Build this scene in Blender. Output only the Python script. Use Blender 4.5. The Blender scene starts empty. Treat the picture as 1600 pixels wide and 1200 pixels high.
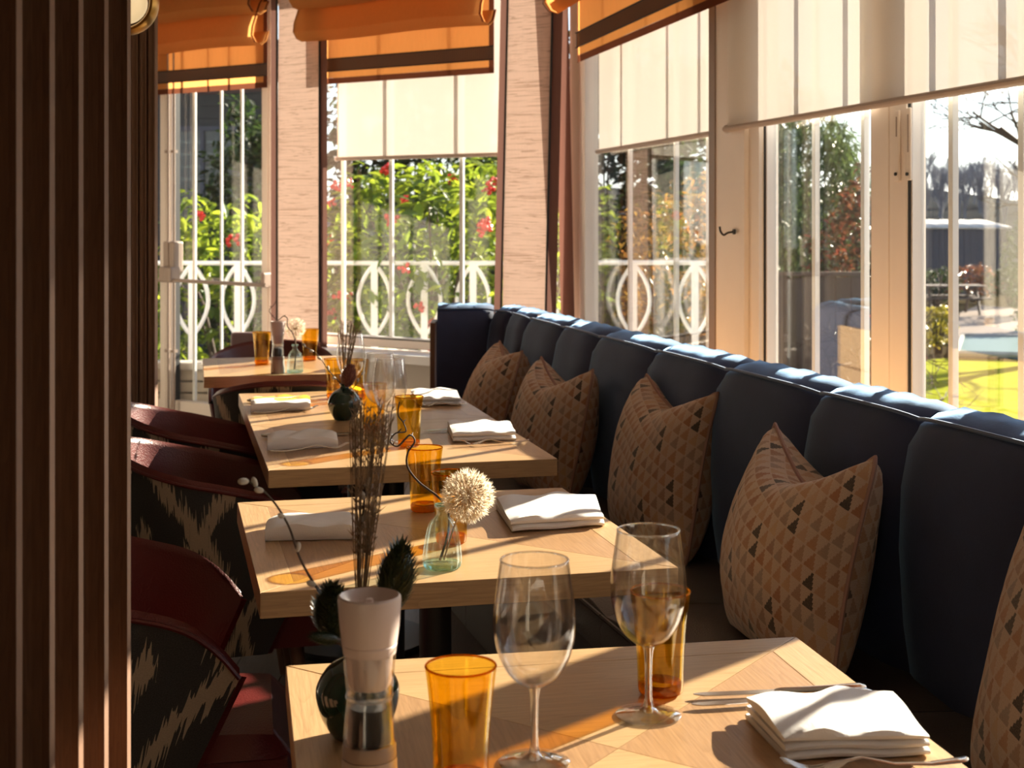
import bpy, math, random
from mathutils import Vector, Matrix
# ---------------------------------------------------------------- camera, sky, sun, exposure
SC = bpy.context.scene
COL = SC.collection
F, HY, H = 2258.0, 335.0, 1.35          # focal length and horizon row in pixels of 1600x1200, eye height
TZ = 0.75                               # table height
cd = bpy.data.cameras.new('camera')
cam = bpy.data.objects.new('camera', cd); COL.objects.link(cam)
cam.location = (0, 0, H); cam.rotation_euler = (math.pi/2, 0, 0)
cd.sensor_fit = 'HORIZONTAL'; cd.sensor_width = 36.0; cd.lens = F/1600*36
cd.shift_x = 0.0; cd.shift_y = -(600-HY)/1600
cd.clip_end = 1000
cd.dof.use_dof = True; cd.dof.focus_distance = 2.5; cd.dof.aperture_fstop = 10
SC.camera = cam
SUN_AZ = math.radians(44.5)             # to the right of the view direction
SUN_EL = math.radians(19.5)
w = bpy.data.worlds.new('sky'); SC.world = w; w.use_nodes = True
wn = w.node_tree; wn.nodes.clear()
wo = wn.nodes.new('ShaderNodeOutputWorld'); bg = wn.nodes.new('ShaderNodeBackground')
sk = wn.nodes.new('ShaderNodeTexSky'); sk.sky_type = 'NISHITA'; sk.sun_disc = False
sk.sun_elevation = SUN_EL; sk.sun_rotation = SUN_AZ
sk.air_density = 1.0; sk.dust_density = 0.4; sk.ozone_density = 1.0
hs = wn.nodes.new('ShaderNodeHueSaturation'); hs.inputs['Saturation'].default_value = .45
mx = wn.nodes.new('ShaderNodeMix'); mx.data_type = 'RGBA'; mx.blend_type = 'MULTIPLY'; mx.inputs[0].default_value = 1.0; mx.inputs[7].default_value = (.90,.97,1.10,1)
wn.links.new(sk.outputs[0], hs.inputs['Color']); wn.links.new(hs.outputs[0], mx.inputs[6]); wn.links.new(mx.outputs[2], bg.inputs[0]); wn.links.new(bg.outputs[0], wo.inputs[0])
bg.inputs[1].default_value = 0.24
sl = bpy.data.lights.new('sun', 'SUN'); sl.energy = 26.0; sl.angle = math.radians(0.6); sl.color = (1.0, 0.87, 0.69)
so = bpy.data.objects.new('sun', sl); COL.objects.link(so)
sdir = Vector((math.sin(SUN_AZ)*math.cos(SUN_EL), math.cos(SUN_AZ)*math.cos(SUN_EL), math.sin(SUN_EL)))
so.rotation_euler = sdir.to_track_quat('Z', 'Y').to_euler(); so.location = (8, 8, 6)
SC.view_settings.view_transform = 'Standard'; SC.view_settings.look = 'None'
SC.view_settings.gamma = 1.0; SC.view_settings.use_curve_mapping = False
SC.view_settings.exposure = 0.0
cy = SC.cycles
cy.max_bounces = 14; cy.diffuse_bounces = 6; cy.glossy_bounces = 4; cy.transmission_bounces = 10
cy.transparent_max_bounces = 40
cy.caustics_reflective = False; cy.caustics_refractive = False; cy.sample_clamp_indirect = 4.0
cy.use_denoising = True
PI = math.pi
rnd = random.Random(7)
def uni(a, b): return rnd.uniform(a, b)

# ---------------------------------------------------------------- geometry helpers
def at(px, py, z):                      # the point of the photograph's pixel at height z
    Y = (H-z)*F/(py-HY); return Vector(((px-800)*Y/F, Y, z))
def atY(px, py, Y): return Vector(((px-800)*Y/F, Y, H-(py-HY)*Y/F))
class MB:
    def __init__(s): s.v = []; s.f = []; s.uv = {}; s.mi = []
    def add(s, vs, fs, uvs=None, mi=0):
        o = len(s.v); s.v += [tuple(v) for v in vs]
        for f in fs:
            s.f.append([i+o for i in f]); s.mi.append(mi)
        if uvs:
            for i, u in enumerate(uvs): s.uv[o+i] = u
        return s
    def box(s, c, d, rz=0, mi=0):
        x, y, z = d[0]/2, d[1]/2, d[2]/2; ca, sa = math.cos(rz), math.sin(rz)
        vs = []
        for sx, sy, sz in ((-1,-1,-1),(1,-1,-1),(1,1,-1),(-1,1,-1),(-1,-1,1),(1,-1,1),(1,1,1),(-1,1,1)):
            a, b = sx*x, sy*y
            vs.append((c[0]+a*ca-b*sa, c[1]+a*sa+b*ca, c[2]+sz*z))
        return s.add(vs, [(3,2,1,0),(4,5,6,7),(0,1,5,4),(1,2,6,5),(2,3,7,6),(3,0,4,7)], mi=mi)
    def prism(s, poly, z0, z1, mi=0):   # counter-clockwise outline
        n = len(poly)
        if sum(poly[i][0]*poly[(i+1) % n][1]-poly[(i+1) % n][0]*poly[i][1] for i in range(n)) < 0: poly = list(reversed(poly))
        vs = [(p[0], p[1], z0) for p in poly]+[(p[0], p[1], z1) for p in poly]
        fs = [tuple(reversed(range(n))), tuple(range(n, 2*n))]+[(i, (i+1) % n, n+(i+1) % n, n+i) for i in range(n)]
        return s.add(vs, fs, mi=mi)
    def grid(s, P, close_u=False, close_v=False, uvs=None, mi=0):   # P[i][j] points
        nu, nv = len(P), len(P[0]); vs = [p for r in P for p in r]
        fs = []
        for i in range(nu if close_u else nu-1):
            for j in range(nv if close_v else nv-1):
                a, b = i, (i+1) % nu; c, d = j, (j+1) % nv
                fs.append((a*nv+c, b*nv+c, b*nv+d, a*nv+d))
        return s.add(vs, fs, [u for r in uvs for u in r] if uvs else None, mi)
    def lathe(s, prof, n=32, c=(0,0,0), mi=0, ribs=0, depth=0):
        P = []
        for i in range(n):
            a = 2*PI*i/n
            k = 1+(depth*math.cos(ribs*a) if ribs else 0)
            P.append([(c[0]+r*k*math.cos(a), c[1]+r*k*math.sin(a), c[2]+z) for r, z in prof])
        return s.grid(P, close_u=True, mi=mi)
    def tube(s, pts, r, n=8, mi=0, cap=True, flat=1.0):
        pts = [Vector(p) for p in pts]; m = len(pts)
        rs = r if isinstance(r, (list, tuple)) else [r]*m
        t0 = (pts[1]-pts[0]).normalized()
        up = Vector((0,0,1)) if abs(t0.z) < .9 else Vector((1,0,0))
        P = []
        for i in range(m):
            t = (pts[min(i+1, m-1)]-pts[max(i-1, 0)]).normalized()
            a = t.cross(up)
            if a.length < 1e-5: a = t.orthogonal()
            a.normalize(); b = a.cross(t).normalized(); up = b
            P.append([pts[i]+a*(rs[i]*math.cos(2*PI*k/n))+b*(rs[i]*flat*math.sin(2*PI*k/n)) for k in range(n)])
        s.grid(P, close_v=True, mi=mi)
        if cap:
            o = len(s.v)
            s.add([p for p in P[0]], [tuple(range(n))], mi=mi); s.add([p for p in P[-1]], [tuple(reversed(range(n)))], mi=mi)
        return s
    def ball(s, c, r, nu=12, nv=8, mi=0, rot=None):
        r = r if isinstance(r, (list, tuple)) else (r, r, r)
        P = []
        for i in range(nu):
            a = 2*PI*i/nu; row = []
            for j in range(nv+1):
                b = -PI/2+PI*j/nv
                p = Vector((r[0]*math.cos(b)*math.cos(a), r[1]*math.cos(b)*math.sin(a), r[2]*math.sin(b)))
                if rot: p = rot @ p
                row.append(p+Vector(c))
            P.append(row)
        return s.grid(P, close_u=True, mi=mi)
    def mesh(s, name, mats, smooth=True):
        me = bpy.data.meshes.new(name)
        me.from_pydata(s.v, [], s.f)
        for m in (mats if isinstance(mats, (list, tuple)) else [mats]): me.materials.append(m)
        for p, k in zip(me.polygons, s.mi): p.material_index = k
        if s.uv:
            ul = me.uv_layers.new(name='uv')
            for l in me.loops: ul.data[l.index].uv = s.uv.get(l.vertex_index, (0, 0))
        if smooth:
            me.polygons.foreach_set('use_smooth', [True]*len(me.polygons))
            try: me.set_sharp_from_angle(angle=math.radians(40))
            except Exception: pass
        me.update(); return me
    def build(s, name, mats, parent=None, smooth=True, bevel=0, solid=0, sub=0, loc=None):
        o = bpy.data.objects.new(name, s.mesh(name, mats, smooth)); COL.objects.link(o)
        if parent: o.parent = parent
        if loc: o.location = loc
        if solid:
            m = o.modifiers.new('s', 'SOLIDIFY'); m.thickness = solid; m.offset = 0
        if sub:
            m = o.modifiers.new('u', 'SUBSURF'); m.levels = sub; m.render_levels = sub
        if bevel:
            m = o.modifiers.new('b', 'BEVEL'); m.width = bevel; m.segments = 2; m.limit_method = 'ANGLE'
        return o
def inst(name, me, parent=None, loc=(0,0,0), rot=(0,0,0), scale=1):
    o = bpy.data.objects.new(name, me); COL.objects.link(o)
    o.location = loc; o.rotation_euler = rot; o.scale = (scale,)*3 if not isinstance(scale, tuple) else scale
    if parent: o.parent = parent
    return o
def tag(o, label=None, cat=None, group=None, kind=None):
    if label: o['label'] = label
    if cat: o['category'] = cat
    if group: o['group'] = group
    if kind: o['kind'] = kind
    return o
def thing(name, label, cat, loc=(0,0,0), rz=0, group=None):
    o = bpy.data.objects.new(name, None); COL.objects.link(o); o.empty_display_size = .05
    o.location = loc; o.rotation_euler = (0, 0, rz)
    return tag(o, label, cat, group)
def copy_tree(o, parent=None):
    c = o.copy(); COL.objects.link(c); c.parent = parent
    for ch in list(o.children): copy_tree(ch, c)
    return c
def dup(o, label, loc, rz=None, scale=1):
    c = copy_tree(o); c['label'] = label; c.location = loc
    if rz is not None: c.rotation_euler = (0, 0, rz)
    if scale != 1: c.scale = (scale,)*3
    return c
def smooth_path(pts, k=6):
    pts = [Vector(p) for p in pts]; out = []
    for i in range(len(pts)-1):
        p0, p1, p2, p3 = pts[max(i-1,0)], pts[i], pts[i+1], pts[min(i+2, len(pts)-1)]
        for j in range(k):
            t = j/k
            out.append(.5*((2*p1)+(p2-p0)*t+(2*p0-5*p1+4*p2-p3)*t*t+(3*p1-p0-3*p2+p3)*t**3))
    out.append(pts[-1]); return out

# ---------------------------------------------------------------- materials
class NT:
    def __init__(s, name):
        s.m = bpy.data.materials.new(name); s.m.use_nodes = True
        s.t = s.m.node_tree; s.t.nodes.clear(); s.out = s.t.nodes.new('ShaderNodeOutputMaterial')
    def n(s, typ, ins=None, **at_):
        nd = s.t.nodes.new('ShaderNode'+typ)
        for k, v in at_.items(): setattr(nd, k, v)
        for k, v in (ins or {}).items(): s.set(nd.inputs[k], v)
        return nd
    def set(s, sock, v):
        if isinstance(v, bpy.types.NodeSocket): s.t.links.new(v, sock)
        elif isinstance(v, bpy.types.Node): s.t.links.new(v.outputs[0], sock)
        else:
            if sock.type == 'RGBA' and len(v) == 3: v = (*v, 1)
            sock.default_value = v
    def math(s, op, a, b=0.0, c=0.0):
        nd = s.t.nodes.new('ShaderNodeMath'); nd.operation = op
        s.set(nd.inputs[0], a); s.set(nd.inputs[1], b); s.set(nd.inputs[2], c); return nd.outputs[0]
    def mix(s, f, a, b, bt='MIX'):
        nd = s.t.nodes.new('ShaderNodeMix'); nd.data_type = 'RGBA'; nd.blend_type = bt
        s.set(nd.inputs[0], f); s.set(nd.inputs[6], a); s.set(nd.inputs[7], b); return nd.outputs[2]
    def ramp(s, f, stops):
        nd = s.t.nodes.new('ShaderNodeValToRGB'); e = nd.color_ramp.elements
        while len(e) < len(stops): e.new(.5)
        for el, (p, c) in zip(e, stops): el.position = p; el.color = (*c, 1)
        s.set(nd.inputs[0], f); return nd.outputs[0]
    def coord(s, kind='Object', scale=(1,1,1), rot=(0,0,0)):
        tc = s.t.nodes.new('ShaderNodeTexCoord'); mp = s.t.nodes.new('ShaderNodeMapping')
        mp.inputs['Scale'].default_value = scale; mp.inputs['Rotation'].default_value = rot
        s.t.links.new(tc.outputs[kind], mp.inputs[0]); return mp.outputs[0]
    def noise(s, vec, scale=5, detail=3, rough=.5, dist=0):
        nd = s.n('TexNoise', {'Vector': vec, 'Scale': scale, 'Detail': detail, 'Roughness': rough, 'Distortion': dist}); return nd.outputs['Fac']
    def bump(s, h, strength=.2, d=.01):
        return s.n('Bump', {'Height': h, 'Strength': strength, 'Distance': d}).outputs[0]
    def pbsdf(s, **k):
        nd = s.t.nodes.new('ShaderNodeBsdfPrincipled')
        for a, v in k.items(): s.set(nd.inputs[a.replace('_', ' ')], v)
        return nd.outputs[0]
    def mixs(s, f, a, b):
        nd = s.t.nodes.new('ShaderNodeMixShader'); s.set(nd.inputs[0], f); s.set(nd.inputs[1], a); s.set(nd.inputs[2], b); return nd.outputs[0]
    def done(s, sh): s.t.links.new(sh, s.out.inputs[0]); return s.m
def plain(name, c, rough=.5, metal=0, var=.12, scale=8, bump=0, **k):
    t = NT(name); v = t.coord()
    n = t.noise(v, scale, 4)
    col = t.mix(n, tuple(x*(1-var) for x in c), tuple(min(1, x*(1+var)) for x in c))
    kw = dict(Base_Color=col, Roughness=rough, Metallic=metal, **k)
    if bump: kw['Normal'] = t.bump(t.noise(v, scale*12, 3), bump, .002)
    return t.done(t.pbsdf(**kw))
def wood(name, c1, c2, rz=0, rough=.35, scale=1.0, axis='x', rings=True, knot=.5):
    t = NT(name)
    sc = {'x': (1.2, 14, 14), 'y': (14, 1.2, 14), 'z': (14, 14, 1.2)}[axis]
    sc = tuple(a*scale for a in sc)
    v0 = t.coord('Object', (1,1,1), (0,0,rz))
    mp = t.n('Mapping', {'Vector': v0, 'Scale': sc}).outputs[0]
    n1 = t.noise(mp, 2.2, 2, .5)
    fine = t.noise(t.n('Mapping', {'Vector': v0, 'Scale': tuple(a*5 if a < 5 else a*9 for a in sc)}).outputs[0], 2, 3, .6)
    ph = t.math('MULTIPLY', n1, 9.0)
    saw = t.math('FRACT', ph)
    ring = t.math('POWER', saw, 4.0)
    a = t.mix(t.math('MULTIPLY', ring, knot), c1, c2)
    a = t.mix(t.math('MULTIPLY', t.math('POWER', fine, 1.6), 1.0), a, tuple(x*.55 for x in c2))
    big = t.noise(mp, .5, 1)
    a = t.mix(t.math('MULTIPLY', big, .35), a, tuple(min(1, x*1.25) for x in c1))
    return t.done(t.pbsdf(Base_Color=a, Roughness=rough, Normal=t.bump(fine, .15, .002)))
def thin_glass(name, tint=(1,1,1), f0=.045, gloss=(1,1,1), rough=0.0, fmax=1.0):
    t = NT(name); lw = t.n('LayerWeight', {'Blend': .5}).outputs['Facing']
    f = t.math('ADD', t.math('MULTIPLY', t.math('POWER', lw, 5.0), (1-f0)*fmax), f0)
    tr = t.n('BsdfTransparent', {'Color': tint}).outputs[0]
    gl = t.n('BsdfGlossy', {'Color': gloss, 'Roughness': rough}).outputs[0]
    return t.done(t.mixs(f, tr, gl))
def cloth_trans(name, col, tr, diff=None, weave=(300, 300), extra=None):
    """cloth that lets light through: tr = share that is transmitted"""
    t = NT(name); v = t.coord()
    n = t.noise(v, 6, 3); c = t.mix(t.math('MULTIPLY', n, .25), col, tuple(x*.72 for x in col))
    sl_ = t.noise(t.coord('Object', (60, 60, 4)), 3, 3)
    c = t.mix(t.math('MULTIPLY', sl_, .35), c, tuple(x*.55 for x in col))
    if extra: c = extra(t, c)
    d = t.n('BsdfDiffuse', {'Color': c if diff is None else diff}).outputs[0]
    q = t.n('BsdfTranslucent', {'Color': c}).outputs[0]
    return t.done(t.mixs(tr, d, q))
M = {}
M['oak'] = wood('oak_lengthwise', (.56,.36,.18), (.34,.195,.085), axis='x', rough=.31)
M['oak_cross'] = wood('oak_crosswise', (.57,.37,.19), (.35,.20,.09), axis='y', rough=.31)
M['walnut'] = wood('oak_dark_lengthwise', (.42,.245,.125), (.26,.14,.065), axis='x', rough=.31)
M['walnut_cross'] = wood('oak_dark_crosswise', (.44,.26,.13), (.27,.145,.07), axis='y', rough=.31)
M['pillar'] = wood('dark_stained_wood', (.21,.105,.055), (.10,.045,.025), axis='z', rough=.62, scale=1.5)
M['brown_wood'] = wood('brown_wood', (.16,.07,.035), (.08,.035,.018), axis='z', rough=.45)
M['plinth'] = wood('plinth_wood', (.05,.028,.018), (.028,.015,.01), axis='z', rough=.5)
M['ply'] = wood('pale_back_board', (.62,.40,.22), (.46,.28,.14), axis='z', rough=.5)
M['plank'] = wood('floor_wood', (.16,.13,.11), (.09,.07,.06), axis='y', rough=.45)
M['cream'] = plain('cream_paint', (.84,.76,.68), .4, var=.04)
M['white'] = plain('white_paint', (.86,.86,.86), .45, var=.04)
M['gasket'] = plain('black_rubber', (.012,.012,.014), .6)
M['wall'] = plain('plaster', (.66,.60,.53), .8, var=.06)
M['ceiling'] = plain('ceiling_paint', (.80,.77,.72), .8, var=.04)
M['brick'] = plain('pale_brick', (.55,.47,.37), .85, var=.25, scale=9, bump=.4)
M['mortar'] = plain('mortar', (.30,.27,.23), .9, var=.2)
M['chrome'] = plain('polished_steel', (.72,.70,.68), .16, 1, var=.05)
M['brass'] = plain('brass', (.55,.33,.09), .3, 1, var=.1)
M['taupe_metal'] = plain('taupe_painted_metal', (.36,.28,.23), .4, var=.05)
M['black_metal'] = plain('black_metal', (.015,.014,.014), .45)
M['napkin'] = plain('white_linen', (.86,.84,.84), .85, var=.05, scale=40, bump=.25, Sheen_Weight=.2)
M['green_glaze'] = plain('dark_green_glaze', (.012,.040,.028), .12, var=.3, scale=14, Coat_Weight=.6)
M['mauve_plastic'] = plain('pale_mauve_plastic', (.60,.49,.45), .35, var=.03)
M['pepper'] = plain('peppercorns', (.035,.025,.02), .7, var=.9, scale=220, bump=1.0)
M['brown_strip'] = plain('brown_band', (.26,.19,.15), .45, var=.04)
def mk_bowl():
    t = NT('clear_glass'); g = t.n('BsdfGlass', {'Color': (.995,.995,.995), 'IOR': 1.45}).outputs[0]
    lw = t.n('LayerWeight', {'Blend': .5}).outputs['Facing']
    tr = t.mixs(t.math('MULTIPLY_ADD', t.math('POWER', lw, 3.5), .75, .035), t.n('BsdfTransparent', {'Color': (.99,.99,.99)}).outputs[0], t.n('BsdfGlossy', {'Roughness': 0.0}).outputs[0])
    return t.done(t.mixs(.92, g, tr))
M['glass'] = mk_bowl()
M['solid_glass'] = (lambda t: t.done(t.mixs(.45, t.n('BsdfGlass', {'Color': (.98,.99,.99), 'IOR': 1.47, 'Roughness': 0.0}).outputs[0], t.n('BsdfTransparent').outputs[0])))(NT('solid_glass'))
M['pane'] = thin_glass('window_glass', (.97,.98,.97), .032)
M['bottle'] = thin_glass('aqua_glass', (.93,.98,.985), .07, (.9,1,1))
M['aqua_base'] = (lambda t: t.done(t.mixs(.5, t.n('BsdfGlass', {'Color': (.72,.93,.95), 'IOR': 1.5}).outputs[0], t.n('BsdfTransparent', {'Color': (.8,.95,.93)}).outputs[0])))(NT('aqua_base'))
M['amber'] = thin_glass('amber_glass', (.965,.82,.30), .06, (1,.85,.6), fmax=.8)
M['amber_base'] = (lambda t: t.done(t.mixs(.5, t.n('BsdfGlass', {'Color': (.78,.42,.05), 'IOR': 1.5}).outputs[0], t.n('BsdfTransparent', {'Color': (.90,.55,.09)}).outputs[0])))(NT('amber_base'))
def mk_velvet():
    t = NT('navy_velvet'); v = t.coord(); n = t.noise(v, 9, 4); n2 = t.noise(v, 300, 2)
    c = t.mix(n, (.012,.018,.055), (.025,.038,.105))
    return t.done(t.pbsdf(Base_Color=c, Roughness=.75, Sheen_Weight=1.0, Sheen_Roughness=.30, Sheen_Tint=(.36,.62,1,1), Normal=t.bump(t.math('ADD', n, t.math('MULTIPLY', n2, .2)), .12, .01)))
M['velvet'] = mk_velvet()
M['velvet_pipe'] = plain('navy_piping', (.03,.05,.11), .5, Sheen_Weight=.6, Sheen_Tint=(.6,.75,1,1))
def leather(name, c, rough=.36):
    t = NT(name); v = t.coord()
    cell = t.n('TexVoronoi', {'Vector': v, 'Scale': 260.0}).outputs['Distance']; n = t.noise(v, 7, 3)
    col = t.mix(n, tuple(x*.8 for x in c), tuple(x*1.2 for x in c))
    return t.done(t.pbsdf(Base_Color=col, Roughness=rough, Normal=t.bump(cell, .25, .002)))
M['leather'] = leather('burgundy_leather', (.098,.010,.009), .33)
M['seat_leather'] = leather('grey_brown_leather', (.075,.066,.06), .42)
M['mauve_leather'] = leather('mauve_leather', (.27,.19,.20), .4)
def mk_ikat():
    t = NT('ikat_cloth'); uv = t.n('UVMap').outputs[0]; s = t.n('SeparateXYZ', {0: uv}); u, v = s.outputs[0], s.outputs[1]
    fe = t.n('TexNoise', {'Vector': t.n('Mapping', {'Vector': uv, 'Scale': (240, 11, 1)}).outputs[0], 'Scale': 1.0, 'Detail': 1.0}).outputs['Fac']
    jag = t.math('MULTIPLY', t.math('SUBTRACT', fe, .5), .14)
    v2 = t.math('ADD', v, jag)
    p = t.math('ABSOLUTE', t.math('SUBTRACT', t.math('FRACT', t.math('MULTIPLY', u, 3.7)), .5))
    q = t.math('ABSOLUTE', t.math('SUBTRACT', t.math('FRACT', t.math('ADD', t.math('MULTIPLY', v2, 2.3), .15)), .5))
    d = t.math('ADD', p, q)
    b1 = t.math('MULTIPLY', t.math('GREATER_THAN', d, .43), t.math('LESS_THAN', d, .57))
    b2 = t.math('LESS_THAN', d, .10)
    band = t.math('MAXIMUM', b1, b2)
    gr = t.n('TexNoise', {'Vector': uv, 'Scale': 420.0, 'Detail': 1.0}).outputs['Fac']
    dark = t.mix(gr, (.006,.006,.007), (.055,.05,.045)); lite = t.mix(gr, (.26,.19,.13), (.40,.31,.22))
    return t.done(t.pbsdf(Base_Color=t.mix(band, dark, lite), Roughness=.9, Normal=t.bump(gr, .3, .002)))
M['ikat'] = mk_ikat()
def mk_cushion():
    t = NT('stepped_triangle_cloth'); uv = t.n('UVMap').outputs[0]
    r = t.n('Mapping', {'Vector': uv, 'Rotation': (0, 0, .30), 'Scale': (17, 14, 1)}).outputs[0]
    s = t.n('SeparateXYZ', {0: r}); u, v = s.outputs[0], s.outputs[1]
    row = t.math('FLOOR', v); fv = t.math('FRACT', v)
    u2 = t.math('ADD', u, t.math('MULTIPLY', row, .5))
    colm = t.math('FLOOR', u2); fu = t.math('FRACT', u2)
    wdt = t.math('MULTIPLY', t.math('SUBTRACT', 1.0, t.math('DIVIDE', t.math('FLOOR', t.math('MULTIPLY', fv, 4.4)), 4.0)), .40)
    tri = t.math('LESS_THAN', t.math('ABSOLUTE', t.math('SUBTRACT', fu, .5)), wdt)
    blk = t.math('MULTIPLY', t.math('LESS_THAN', t.math('FLOORED_MODULO', t.math('ADD', colm, t.math('MULTIPLY', t.math('FLOOR', t.math('DIVIDE', row, 3.0)), 2.0)), 6.0), .5),
                 t.math('LESS_THAN', t.math('FLOORED_MODULO', row, 3.0), 1.5))
    cv = t.n('CombineXYZ', {0: colm, 1: row}).outputs[0]
    wn_ = t.n('TexWhiteNoise', {'Vector': cv}, noise_dimensions='2D').outputs['Value']
    gr = t.n('TexNoise', {'Vector': uv, 'Scale': 190.0, 'Detail': 2.0}).outputs['Fac']
    patch = t.n('TexNoise', {'Vector': uv, 'Scale': 3.2, 'Detail': 1.0}).outputs['Fac']
    base = t.mix(patch, (.58,.42,.35), (.63,.47,.34)); base = t.mix(gr, t.mix(.35, base, (.1,.05,.04)), base)
    tc = t.ramp(t.math('ADD', t.math('MULTIPLY', wn_, .55), t.math('MULTIPLY', patch, .45)), [(0.2,(.50,.33,.22)),(.36,(.40,.20,.10)),(.48,(.30,.24,.20)),(.60,(.33,.13,.055)),(.8,(.52,.34,.20))])
    tc = t.mix(blk, tc, (.014,.012,.012))
    tc = t.mix(t.math('MULTIPLY', gr, .3), tc, base)
    return t.done(t.pbsdf(Base_Color=t.mix(tri, base, tc), Roughness=.95, Sheen_Weight=.25, Normal=t.bump(gr, .4, .003)))
M['cushion'] = mk_cushion()
M['cushion_pipe'] = plain('dusty_pink_piping', (.34,.20,.17), .85)
M['orange'] = cloth_trans('orange_linen', (.80,.36,.11), .55)
M['orange_hem'] = cloth_trans('orange_hem', (.16,.055,.03), .4)
def bandx(t, c):
    s = t.n('SeparateXYZ', {0: t.coord()}); ladder = t.math('GREATER_THAN', t.math('FRACT', t.math('MULTIPLY', s.outputs[0], 75.0)), .55)
    return t.mix(t.math('MULTIPLY', ladder, .55), c, (.05,.035,.03))
M['band'] = cloth_trans('woven_band', (.20,.14,.11), .3, extra=bandx)
def mk_roller():
    t = NT('cream_screen_cloth'); n = t.noise(t.coord('Object', (200,200,200)), 3, 2)
    c = t.mix(n, (.95,.90,.84), (.88,.82,.74))
    d = t.n('BsdfDiffuse', {'Color': c}).outputs[0]; q = t.n('BsdfTranslucent', {'Color': c}).outputs[0]
    s = t.mixs(.132, d, q)
    return t.done(t.mixs(.055, s, t.n('BsdfTransparent').outputs[0]))     # open weave
M['roller'] = mk_roller()
M['roller_rail'] = plain('blind_bottom_rail', (.45,.36,.29), .45, var=.03)
def slub(t, c):
    v = t.coord('Object', (.8, .8, 30)); n = t.noise(v, 1.6, 3, .5, .6)
    l = t.math('LESS_THAN', t.math('ABSOLUTE', t.math('SUBTRACT', t.math('FRACT', t.math('MULTIPLY', n, 7.0)), .5)), .09)
    return t.mix(t.math('MULTIPLY', l, .55), c, (.30,.17,.11))
M['panel'] = cloth_trans('slub_voile', (.80,.57,.47), .115, extra=slub)
M['panel_hem'] = cloth_trans('brown_hem', (.20,.105,.085), .22)
M['cord'] = plain('black_cord', (.012,.010,.010), .7)
def leafmat(name, c1, c2, c3, tr=.5, rough=.35):
    t = NT(name); r = t.math('FRACT', t.math('ADD', t.n('NewGeometry').outputs['Random Per Island'], t.n('ObjectInfo').outputs['Random']))
    c = t.ramp(r, [(0,c1),(.55,c2),(1,c3)])
    a = t.pbsdf(Base_Color=c, Roughness=rough)
    b = t.n('BsdfTranslucent', {'Color': t.mix(.35, c, tuple(min(1, x*1.6) for x in c3))}).outputs[0]
    return t.done(t.mixs(tr, a, b))
M['leaf'] = leafmat('glossy_leaf', (.025,.07,.012), (.10,.19,.018), (.34,.40,.03), .5, .5)
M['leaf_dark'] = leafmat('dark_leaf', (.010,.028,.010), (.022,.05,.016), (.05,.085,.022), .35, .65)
M['leaf_olive'] = leafmat('olive_leaf', (.10,.11,.02), (.22,.17,.03), (.38,.16,.04), .45)
M['leaf_red'] = leafmat('red_tipped_leaf', (.05,.075,.03), (.10,.09,.035), (.30,.07,.04), .35, .22)
M['leaf_gold'] = leafmat('golden_leaf', (.12,.13,.01), (.32,.30,.03), (.55,.45,.05), .45)
M['conifer'] = leafmat('conifer_green', (.03,.06,.02), (.07,.12,.035), (.14,.19,.06), .3)
M['berry'] = plain('red_berry', (.55,.03,.02), .25)
M['twig'] = plain('bare_twig', (.075,.05,.035), .8, var=.3)
M['hazed_twig'] = plain('hazed_twig', (.20,.21,.25), .9, var=.3)  # bluish haze of distance painted into the twig colour
M['bark'] = plain('bark', (.08,.055,.04), .9, var=.4, bump=.4)
M['lawn'] = plain('lawn', (.30,.33,.035), .9, var=.4, scale=5, Specular_IOR_Level=0.0)
M['gravel'] = plain('gravel', (.36,.31,.28), .95, var=.3, scale=30, Specular_IOR_Level=0.0)
M['soil'] = plain('soil', (.06,.05,.03), .95, var=.4, scale=3, Specular_IOR_Level=0.0)
M['hill'] = plain('far_hill', (.045,.05,.055), .95, var=.4, scale=.1, Specular_IOR_Level=0.0)
M['paving'] = plain('terrace_stone', (.42,.38,.33), .85, var=.15, scale=4, Specular_IOR_Level=0.0)
M['slate'] = plain('dark_boards', (.035,.042,.048), .6, var=.3)
M['shed'] = plain('shed_blue_grey', (.075,.085,.115), .7, var=.15)
M['shed_roof'] = plain('pale_roof_sheet', (.75,.73,.70), .35, var=.08)
M['fence'] = wood('weathered_fence', (.14,.10,.08), (.07,.05,.04), axis='z', rough=.7)
M['teal'] = plain('teal_cover', (.035,.11,.11), .5)
M['stone'] = plain('garden_stone', (.52,.47,.41), .85, var=.15)
# ---------------------------------------------------------------- the setting
class Wall:                              # a straight glazed wall: Q + s*d along, n points outdoors
    def __init__(s, Q, d): 
        s.Q = Vector(Q); s.d = Vector(d).normalized(); s.n = Vector((s.d.y, -s.d.x))
        if s.n.x < 0: s.n = -s.n
        s.a = math.atan2(s.d.y, s.d.x)
    def p(s, t, o=0): q = s.Q+s.d*t+s.n*o; return (q.x, q.y)
    def s(s, px, o=0):                   # where the line of sight of column px meets the wall
        k = (px-800)/F; q = s.Q+s.n*o
        # q + t d = lam*(k,1)
        return (k*q.y-q.x)/(s.d.x-k*s.d.y)
    def seg(s, mb, s0, s1, o0, o1, z0, z1, mi=0):
        return mb.prism([s.p(s0,o0), s.p(s1,o0), s.p(s1,o1), s.p(s0,o1)], z0, z1, mi)
WR = Wall((1.928, 0), (-.2046, .979))    # right-hand windows
WC = Wall((0, 7.76), (.827, -.5623))    # windows straight ahead and the glazed door
def corner(o):
    A = WR.Q+WR.n*o; B = WC.Q+WC.n*o; d, e = WR.d, WC.d
    t = ((B.x-A.x)*e.y-(B.y-A.y)*e.x)/(d.x*e.y-d.y*e.x); q = A+d*t; return (q.x, q.y)
SILL, HEAD, CEIL = .59, 2.68, 2.95
SR = .20                                # the right-hand windows reach down behind the banquette
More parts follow.
